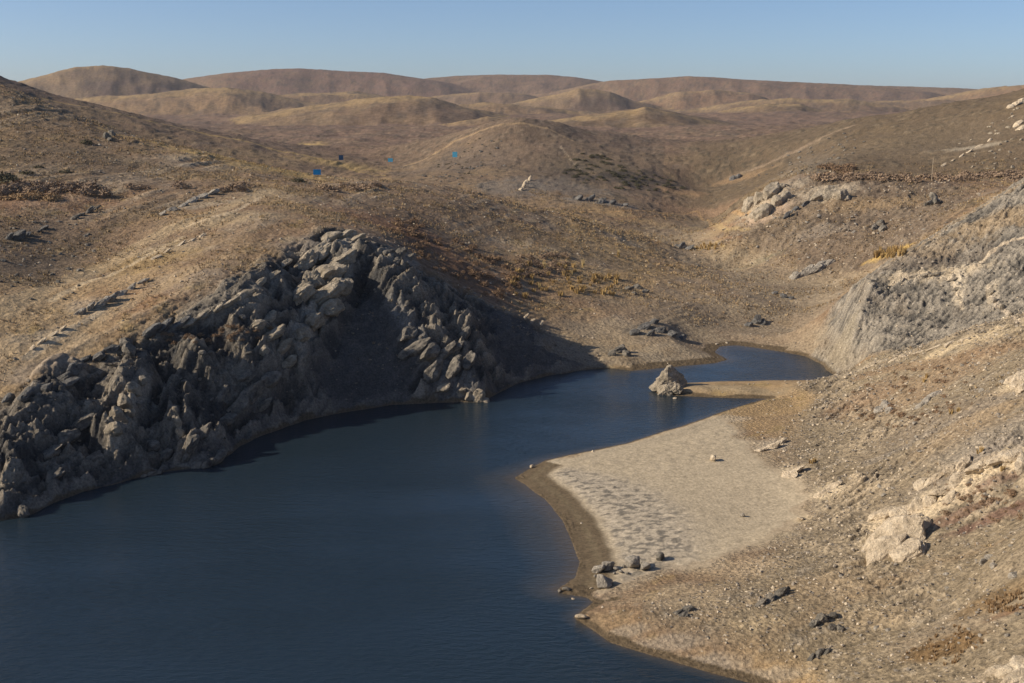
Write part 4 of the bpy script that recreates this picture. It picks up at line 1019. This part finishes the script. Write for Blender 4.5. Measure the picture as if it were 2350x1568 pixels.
small_rocks(scatter_px(60, [(1950,900),(2345,800),(2345,1500),(1980,1480),(1880,1250)]), 2.5, 6, 'grey_rock', 'grey-white loose rock scattered on the near stony slope', 'loose rocks on the near slope')
small_rocks(scatter_px(60, [(0,500),(160,480),(260,560),(150,700),(0,680)]), 2.5, 5.5, 'cliff_rock', 'loose rock lying in the dark grassy hollow', 'loose rocks in the grassy hollow')
small_rocks(scatter_px(40, [(0,900),(250,800),(450,760),(640,700),(600,900),(300,1050),(0,1120)]), 4, 8, 'cliff_rock', 'loose block lying on the dark cliff', 'loose blocks on the dark cliff')
small_rocks(scatter_px(40, [(1650,520),(1900,480),(2150,520),(2000,600),(1750,600)]), 2, 4.5, 'grey_rock', 'loose pale stone on the spur across the valley', 'loose stones on the spur')
small_rocks(scatter_px(45, [(1720,400),(1850,335),(1960,295),(2010,320),(1900,390),(1800,415)]), 2, 4.5, 'cliff_rock', 'loose grey rock on the flank of the far right hill', 'loose rocks on the far right hill')
small_rocks(scatter_px(40, [(2200,330),(2345,240),(2345,390),(2230,395)]), 2, 5, 'crag', 'pale loose rock high on the right-hand hill', 'pale rocks on the right-hand hill')
small_rocks(scatter_px(30, [(960,410),(1080,330),(1150,320),(1160,410),(1060,430)]), 2, 4, 'dark_rock', 'dark loose rock on the stony side of the middle hill', 'dark rocks on the middle hill')
lap('rocks')

# ------------------------------------------------------------------ plants
def tuft_mesh(name, seed, n, mat, spread=.5, lean=.35, w=.045):
    r = np.random.RandomState(seed); V = []; F = []
    for i in range(n):
        a = r.rand() * 6.283; q = spread * math.sqrt(r.rand()) * .55; h = .55 + .45 * r.rand(); l = lean * r.rand()
        bx, by = q * math.cos(a), q * math.sin(a); t = r.rand() * 6.283; ww = w * (.7 + .6 * r.rand())
        ox, oy = math.cos(t) * ww, math.sin(t) * ww; k = len(V); b = a + r.uniform(-.7, .7)
        V += [(bx - ox, by - oy, -.08), (bx + ox, by + oy, -.08), (bx + ox * .8 + l * .4 * math.cos(b), by + oy * .8 + l * .4 * math.sin(b), h * .6),
              (bx - ox * .8 + l * .4 * math.cos(b), by - oy * .8 + l * .4 * math.sin(b), h * .6), (bx + l * math.cos(b), by + l * math.sin(b), h)]
        F += [(k, k + 1, k + 2), (k, k + 2, k + 3), (k + 3, k + 2, k + 4)]
    return mesh_from(name, np.array(V), np.array(F), MATS[mat], False)
def bush_mesh(name, seed, n, mat):
    r = np.random.RandomState(seed); V = []; F = []
    for i in range(n):
        d = r.randn(3); d /= np.linalg.norm(d); d[2] = abs(d[2]) * .95 - .05
        rad = (.45 + .55 * r.rand() ** .6) * (.75 + .35 * noise3(np.array([d[0] * 1.6 + seed]), np.array([d[1] * 1.6]), np.array([d[2] * 1.6]))[0] + .1)
        p = d * rad * np.array([1, 1, .85]); s_ = .10 + .12 * r.rand(); u = r.randn(3); u /= np.linalg.norm(u); v = np.cross(u, d + .3 * r.randn(3)); v /= np.linalg.norm(v) + 1e-6
        k = len(V); V += [p - u * s_, p + v * s_ * .45, p + u * s_ + d * .06, p - v * s_ * .45]; F += [(k, k + 1, k + 2), (k, k + 2, k + 3)]
    for i in range(9):                                             # bare stems
        a = r.rand() * 6.283; l = .5 + .4 * r.rand(); e = np.array([math.cos(a) * l * .7, math.sin(a) * l * .7, l * .7]); k = len(V); o = np.array([-math.sin(a), math.cos(a), 0]) * .03
        V += [o + (0, 0, -.1), -o + np.array([0, 0, -.1]), e]; F += [(k, k + 1, k + 2)]
    return mesh_from(name, np.array(V, float), np.array(F), MATS[mat], False)
TUFT = {m: [tuft_mesh('grass_tuft', 10 + i, 46, m) for i in range(3)] for m in ('gold', 'tanveg', 'paletuft', 'rustveg')}
BUSH = {m: [bush_mesh('dry_bush', 40 + i, 150, m) for i in range(3)] for m in ('rustveg', 'brownveg', 'olive', 'tanveg')}
rp = random.Random(11)
def plants(name, meshes, pts, hmin, hmax, label, cat, group, wide=1.0):
    for X, Y in pts:
        p = hit(X, Y)
        if p is None or p[2] < .2: continue
        h = rp.uniform(hmin, hmax) * px_m(p); o = link(name, rp.choice(meshes)); o.location = (p[0], p[1], p[2] - .02 * h)
        o.scale = (h * wide * rp.uniform(.85, 1.2), h * wide * rp.uniform(.85, 1.2), h); o.rotation_euler = (0, 0, rp.uniform(0, 6.28)); tag(o, label, cat, group)
sp = scatter_px
plants('grass_tuft', TUFT['gold'], sp(60, [(1150,640),(1240,595),(1330,610),(1420,640),(1410,680),(1290,684),(1180,690)]), 8, 17, 'golden grass tuft on the slope above the cliff end', 'grass tuft', 'golden tufts above the cliff end', 1.2)
plants('grass_tuft', TUFT['paletuft'], [(1238,662),(1338,612),(1312,632),(1250,618),(1420,590)], 15, 22, 'pale straw tuft standing taller than the golden tufts around it', 'grass tuft', 'pale straw tufts', .5)
plants('rust_bush', BUSH['rustveg'], sp(80, [(930,535),(1040,550),(1160,600),(1200,660),(1140,695),(1040,650),(960,600)]), 6, 14, 'rust brown bush on the slope behind the cliff', 'bush', 'rust bushes behind the cliff', 1.1)
plants('brown_bush', BUSH['brownveg'], sp(40, [(1180,590),(1300,580),(1300,625),(1180,640)]), 8, 14, 'brown bush among the golden tufts', 'bush', 'brown bushes among the tufts', 1.1)
plants('grass_tuft', TUFT['gold'], sp(40, [(2005,592),(2020,577),(2075,573),(2080,584),(2050,594)]), 12, 18, 'bright yellow reed clump in the gully mouth', 'reeds', 'yellow reeds in the gully mouth', .6)
plants('grass_tuft', TUFT['gold'], sp(22, [(1595,574),(1610,563),(1660,562),(1650,574)]), 8, 12, 'yellow reed clump on the valley floor beside the dark rock', 'reeds', 'yellow reeds on the valley floor', .6)
plants('brown_bush', BUSH['brownveg'], [(X + rp.uniform(-8, 8), 437 + rp.uniform(-8, 10)) for X in range(0, 240, 8)], 14, 24, 'brown bush in the shrub row across the left slope', 'bush', 'shrub row on the left slope', 1.3)
plants('tan_bush', BUSH['tanveg'], [(X + rp.uniform(-8, 8), 455 + rp.uniform(-10, 12)) for X in range(0, 140, 12)], 12, 20, 'tan bush below the brown shrub row', 'bush', 'tan bushes below the shrub row', 1.2)
plants('brown_bush', BUSH['brownveg'], [(300,430),(330,432),(415,430),(510,440),(530,433),(548,437),(560,430),(745,433),(765,438),(790,430),(812,436),(838,432),(860,428)], 12, 20, 'brown bush along the old high water line', 'bush', 'bushes on the old high water line', 1.3)
plants('brown_bush', BUSH['brownveg'], [(X + rp.uniform(-6, 6), 410 + rp.uniform(-6, 8) - max(0, X - 2150) * .02) for X in range(1880, 2350, 8)], 10, 19, 'brown bush in the shrub row on the far bank', 'bush', 'shrub row on the far bank', 1.3)
plants('reddish_bush', BUSH['rustveg'], sp(24, [(1880,385),(1960,378),(1960,400),(1890,404)]), 8, 13, 'reddish bush above the pale crags', 'bush', 'reddish bushes above the crags', 1.2)
plants('dark_bush', BUSH['olive'], [(198,330)], 15, 16, 'round dark green bush beside the two rock heads', 'bush', None, 1.0)
plants('dark_bush', BUSH['olive'], [(683,417)], 12, 13, 'low dark bush just below the large blue sign', 'bush', None, 1.6)
plants('dark_bush', BUSH['olive'], [(22,418),(8,412)], 20, 24, 'big dark bush above the left shrub row', 'bush', 'big dark bushes', 1.3)
plants('dark_bush', BUSH['olive'], [(150,396),(90,385),(60,398)], 8, 11, 'low dark green bush on the left slope', 'bush', 'low dark bushes on the left slope', 1.8)
plants('rusty_shrub', BUSH['rustveg'], sp(60, [(1940,900),(2080,850),(2250,830),(2200,930),(2060,1000),(1950,960)]), 4, 9, 'rusty low shrub on the upper near slope', 'bush', 'rusty shrubs on the upper near slope', 1.3)
plants('red_shrub', BUSH['rustveg'], sp(45, [(2170,1105),(2345,1120),(2345,1215),(2170,1185)]), 4, 8, 'dark red shrub between the pale ledges', 'bush', 'dark red shrubs between the ledges', 1.5)
plants('grass_tuft', TUFT['gold'], [(2126,868),(2120,876),(2245,1040),(2252,1036),(2182,950),(2200,944),(1870,1060),(1862,1064),(2300,1080)], 10, 15, 'yellow tuft on the upper near slope', 'grass tuft', 'yellow tufts on the near slope', .9)
plants('grass_tuft', TUFT['tanveg'], sp(60, [(2080,1500),(2180,1430),(2270,1470),(2180,1530)]), 5, 10, 'olive brown grass tuft low on the near slope', 'grass tuft', 'olive tufts low on the near slope', 1.1)
plants('grass_tuft', TUFT['tanveg'], sp(40, [(2250,1380),(2345,1350),(2345,1420),(2270,1410)]), 8, 13, 'brown grass tuft at the edge of the near slope', 'grass tuft', 'brown tufts at the slope edge', 1.1)
plants('rust_bush', BUSH['rustveg'], sp(26, [(880,500),(980,510),(960,545),(890,540)]), 7, 12, 'brown red bush right behind the cliff top', 'bush', 'bushes right behind the cliff top', 1.2)
plants('rusty_shrub', BUSH['rustveg'], sp(34, [(310,760),(420,770),(600,730),(640,760),(560,790),(400,790)]), 6, 11, 'rusty shrub growing in the cracks of the cliff', 'bush', 'shrubs in the cliff cracks', 1.1)

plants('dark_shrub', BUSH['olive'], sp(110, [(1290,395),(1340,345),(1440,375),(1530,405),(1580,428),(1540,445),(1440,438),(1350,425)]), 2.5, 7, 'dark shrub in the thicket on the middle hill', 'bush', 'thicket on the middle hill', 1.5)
plants('dark_shrub', BUSH['olive'], sp(50, [(960,400),(1080,320),(1150,310),(1120,390),(1020,425)]), 1.5, 3.5, 'small dark shrub on the stony side of the middle hill', 'bush', 'shrubs on the stony side of the middle hill', 1.3)
# dry grass everywhere else: nobody could count it
def colour_mat(name):
    m = bpy.data.materials.new(name); nt, N, L = nodes_of(m); b = N['Principled BSDF']; b.inputs['Roughness'].default_value = .9; b.inputs['Specular IOR Level'].default_value = .1
    at = N.new('ShaderNodeAttribute'); at.attribute_name = 'ground'
    geo = N.new('ShaderNodeNewGeometry'); a = N.new('ShaderNodeTexNoise'); a.inputs['Scale'].default_value = 5
    L.new(geo.outputs['Position'], a.inputs['Vector'])
    hv = N.new('ShaderNodeHueSaturation'); mr = N.new('ShaderNodeMapRange'); mr.inputs[3].default_value = .6; mr.inputs[4].default_value = 1.4
    L.new(a.outputs['Fac'], mr.inputs[0]); L.new(mr.outputs[0], hv.inputs['Value']); L.new(at.outputs['Color'], hv.inputs['Color']); L.new(hv.outputs[0], b.inputs['Base Color']); return m
R9 = np.random.RandomState(9)
def sample(n, weight, dmax):
    J = int(np.searchsorted(DR, dmax)); area = np.gradient(DR)[None, :J] * D2[:, :J] * np.gradient(TH)[:, None]
    w = (weight[:, :J] * area).ravel(); c = np.cumsum(w); k = np.searchsorted(c, R9.rand(n) * c[-1]); k = np.clip(k, 0, len(w) - 1)
    return k // J, k % J
inframe = (np.abs(T2) < math.radians(25.2))
gw = inframe * (D2 > 80) * sstep(1.0, 2.5, SD) * (1 - M_beach_s) * (1 - M_face) * (1 - .9 * M_cliff) * (1 - .7 * (M_right > .3)) * sstep(-.2, .35, n2 + .5 * n3) * sstep(4, 6, H0 + 4 * (D2 > 180)) * (150 / D2) ** .8
gi, gj = sample(30000, gw, 340)
n = len(gi); base = np.stack([X2[gi, gj], Y2[gi, gj], H[gi, gj]], -1) + np.c_[R9.randn(n, 2) * .15, np.zeros(n)]
hs = (.15 + .22 * R9.rand(n)) * (D2[gi, gj] / 150) ** .4; nb = 4
ang = R9.rand(n, nb) * 6.283; off = R9.rand(n, nb) * .55; hh = hs[:, None] * (.6 + .5 * R9.rand(n, nb)); t = R9.rand(n, nb) * 6.283; ww = hs[:, None] * .22
V = np.empty((n, nb, 3, 3)); cx = base[:, None, 0] + hs[:, None] * off * np.cos(ang); cy = base[:, None, 1] + hs[:, None] * off * np.sin(ang)
V[..., 0, 0] = cx - ww * np.cos(t); V[..., 0, 1] = cy - ww * np.sin(t); V[..., 0, 2] = base[:, None, 2] - .04
V[..., 1, 0] = cx + ww * np.cos(t); V[..., 1, 1] = cy + ww * np.sin(t); V[..., 1, 2] = base[:, None, 2] - .04
V[..., 2, 0] = cx + hs[:, None] * .5 * np.cos(ang); V[..., 2, 1] = cy + hs[:, None] * .5 * np.sin(ang); V[..., 2, 2] = base[:, None, 2] + hh
pal = np.array([(.33,.235,.13), (.25,.175,.10), (.16,.125,.075), (.40,.29,.14), (.21,.125,.07)]); ch = pal[R9.choice(5, n, p=[.34, .26, .18, .14, .08])]
ch = ch * .7 + colr[gi, gj] * .5
cc = np.repeat(np.c_[ch, np.ones(n)], nb * 3, 0)
tag(link('dry_grass', mesh_from('dry_grass', V.reshape(-1, 3), np.arange(n * nb * 3).reshape(-1, 3), colour_mat('dry_grass_blades'), False, cc)), 'short dry grass covering the hillsides', 'grass', kind='stuff')

# gravel and small stones
iv, if_ = ICO[1]
sw = inframe * (D2 > 58) * sstep(.4, 1.2, SD) * (1 - .985 * M_beach) * (.15 + 2.6 * (M_right > .3) + .9 * M_cliff + .5 * M_face + .5 * M_spur + .25 * sstep(0, .4, n3)) * (100 / D2)
si, sj = sample(14000, sw, 300); n = len(si)
sz = (.04 + .10 * R9.rand(n) ** 3) * (D2[si, sj] / 90) ** .7
jit = 1 + .35 * R9.randn(n, len(iv), 1); rot = R9.rand(n) * 6.283
vv = iv[None] * np.clip(jit, .5, 1.6) * sz[:, None, None] * np.stack([1 + .4 * R9.rand(n), np.ones(n), .55 + .4 * R9.rand(n)], -1)[:, None]
cr, sr = np.cos(rot)[:, None], np.sin(rot)[:, None]
vv = np.stack([vv[..., 0] * cr - vv[..., 1] * sr, vv[..., 0] * sr + vv[..., 1] * cr, vv[..., 2]], -1)
vv += np.stack([X2[si, sj] + R9.randn(n) * .1, Y2[si, sj] + R9.randn(n) * .1, H[si, sj] + sz * .2], -1)[:, None]
sc_ = np.array([(.40,.34,.26), (.28,.24,.19), (.20,.175,.145), (.48,.40,.29)])[R9.choice(4, n)] * (.8 + .4 * R9.rand(n, 1))
dk = M_cliff[si, sj][:, None] * .45; sc_ = sc_ * (1 - dk)
fs = (if_[None] + (np.arange(n) * len(iv))[:, None, None]).reshape(-1, 3)
tag(link('loose_stones', mesh_from('loose_stones', vv.reshape(-1, 3), fs, colour_mat('loose_stone'), False, np.repeat(np.c_[sc_, np.ones(n)], len(iv), 0))), 'small loose stones strewn over the slopes', 'stones', kind='stuff')
lap('plants')

# ------------------------------------------------------------------ signs and post
def box(cx, cy, cz, sx, sy, sz):
    v = np.array([(x, y, z) for x in (-1, 1) for y in (-1, 1) for z in (-1, 1)]) * (sx / 2, sy / 2, sz / 2) + (cx, cy, cz)
    return v, np.array([(0,1,3,2), (4,6,7,5), (0,4,5,1), (2,3,7,6), (0,2,6,4), (1,5,7,3)])
MATS['sign_blue'] = plain('blue_sign_paint', (.010,.21,.50), .5, .12, 2); MATS['sign_navy'] = plain('dark_blue_sign_paint', (.018,.065,.15), .5, .12, 2)
MATS['sign_cyan'] = plain('light_blue_sign_paint', (.10,.42,.60), .5, .12, 2); MATS['post'] = plain('grey_post_metal', (.30,.27,.23), .6, .15, 8)
MATS['sign_edge'] = plain('white_sign_edge', (.62,.62,.60), .6, .1, 4); MATS['wood'] = plain('weathered_wood', (.42,.34,.24), .9, .25, 5)
def sign(X, Y, wpx, hpx, mat, label):
    p = hit(X, Y + hpx * .9); k = px_m(p); w, h = wpx * k, hpx * k; gap = h * .55
    e = bpy.data.objects.new('sign_board', None); COL.objects.link(e); e.location = (p[0], p[1], p[2] - .1); e.rotation_euler = (0, 0, -math.atan2(p[0], p[1]) - .12)
    e.empty_display_size = .2; tag(e, label, 'sign', 'blue signs in the valley')
    v, f = box(0, 0, gap + h / 2, w, .05, h); link('board', mesh_from('board', v, f, MATS[mat], False), e)
    t = h * .05
    for nm, b in (('frame_rail', box(0, -.035, gap + h - t / 2, w, .02, t)), ('frame_rail', box(0, -.035, gap + t / 2, w, .02, t))):
        link(nm, mesh_from(nm, *b, MATS[mat], False), e)
    for sx in (-.32, .32):
        v, f = box(sx * w, .06, (gap + h * .8) / 2 - .25, .07, .07, gap + h * .8 + .5); link('post', mesh_from('post', v, f, MATS['post'], False), e)
sign(728, 396, 17, 12, 'sign_blue', 'large blue sign board on the crest of the left ridge')
sign(783, 363, 10, 11, 'sign_navy', 'dark blue sign board on the yellow grass ridge')
sign(896, 368, 11, 8, 'sign_cyan', 'small light blue sign board low in the hollow')
sign(1044, 356, 11, 12, 'sign_cyan', 'turquoise sign board on the side of the middle hill')
def pole(X, Y, hpx, label):
    p = hit(X, Y); h = hpx * px_m(p); n = 8; r0 = .09
    V = [(r0 * (1 - .25 * k) * math.cos(6.283 * i / n) + .05 * k, r0 * (1 - .25 * k) * math.sin(6.283 * i / n), -.4 + (h + .4) * k) for k in (0, .5, 1) for i in range(n)]
    F = [(k * n + i, k * n + (i + 1) % n, (k + 1) * n + (i + 1) % n, (k + 1) * n + i) for k in range(2) for i in range(n)]
    e = bpy.data.objects.new('wooden_pole', None); COL.objects.link(e); e.location = p; e.empty_display_size = .2; tag(e, label, 'pole')
    link('shaft', mesh_from('shaft', np.array(V), np.array(F), MATS['wood'], True), e)
    v, f = box(.05, 0, h + .03, .22, .22, .07); link('cap', mesh_from('cap', v, f, MATS['wood'], False), e)
pole(2138, 415, 48, 'thin pale pole standing in the shrub row on the far bank')

# ------------------------------------------------------------------ haze: the air over the valley
v, f = box(0, 2950, 72, 9000, 6400, 152)
hm = bpy.data.materials.new('valley_haze'); nt, N, L = nodes_of(hm); N.remove(N['Principled BSDF'])
pv = N.new('ShaderNodeVolumePrincipled'); pv.inputs['Color'].default_value = (.90, .93, 1.0, 1); pv.inputs['Density'].default_value = .000045; pv.inputs['Anisotropy'].default_value = .0
L.new(pv.outputs[0], N['Material Output'].inputs['Volume'])
hz = link('haze', mesh_from('haze', v, f, hm, False)); tag(hz, 'thin pale haze in the air over the valley', 'haze', kind='stuff'); hz.display_type = 'BOUNDS'
lap('end')
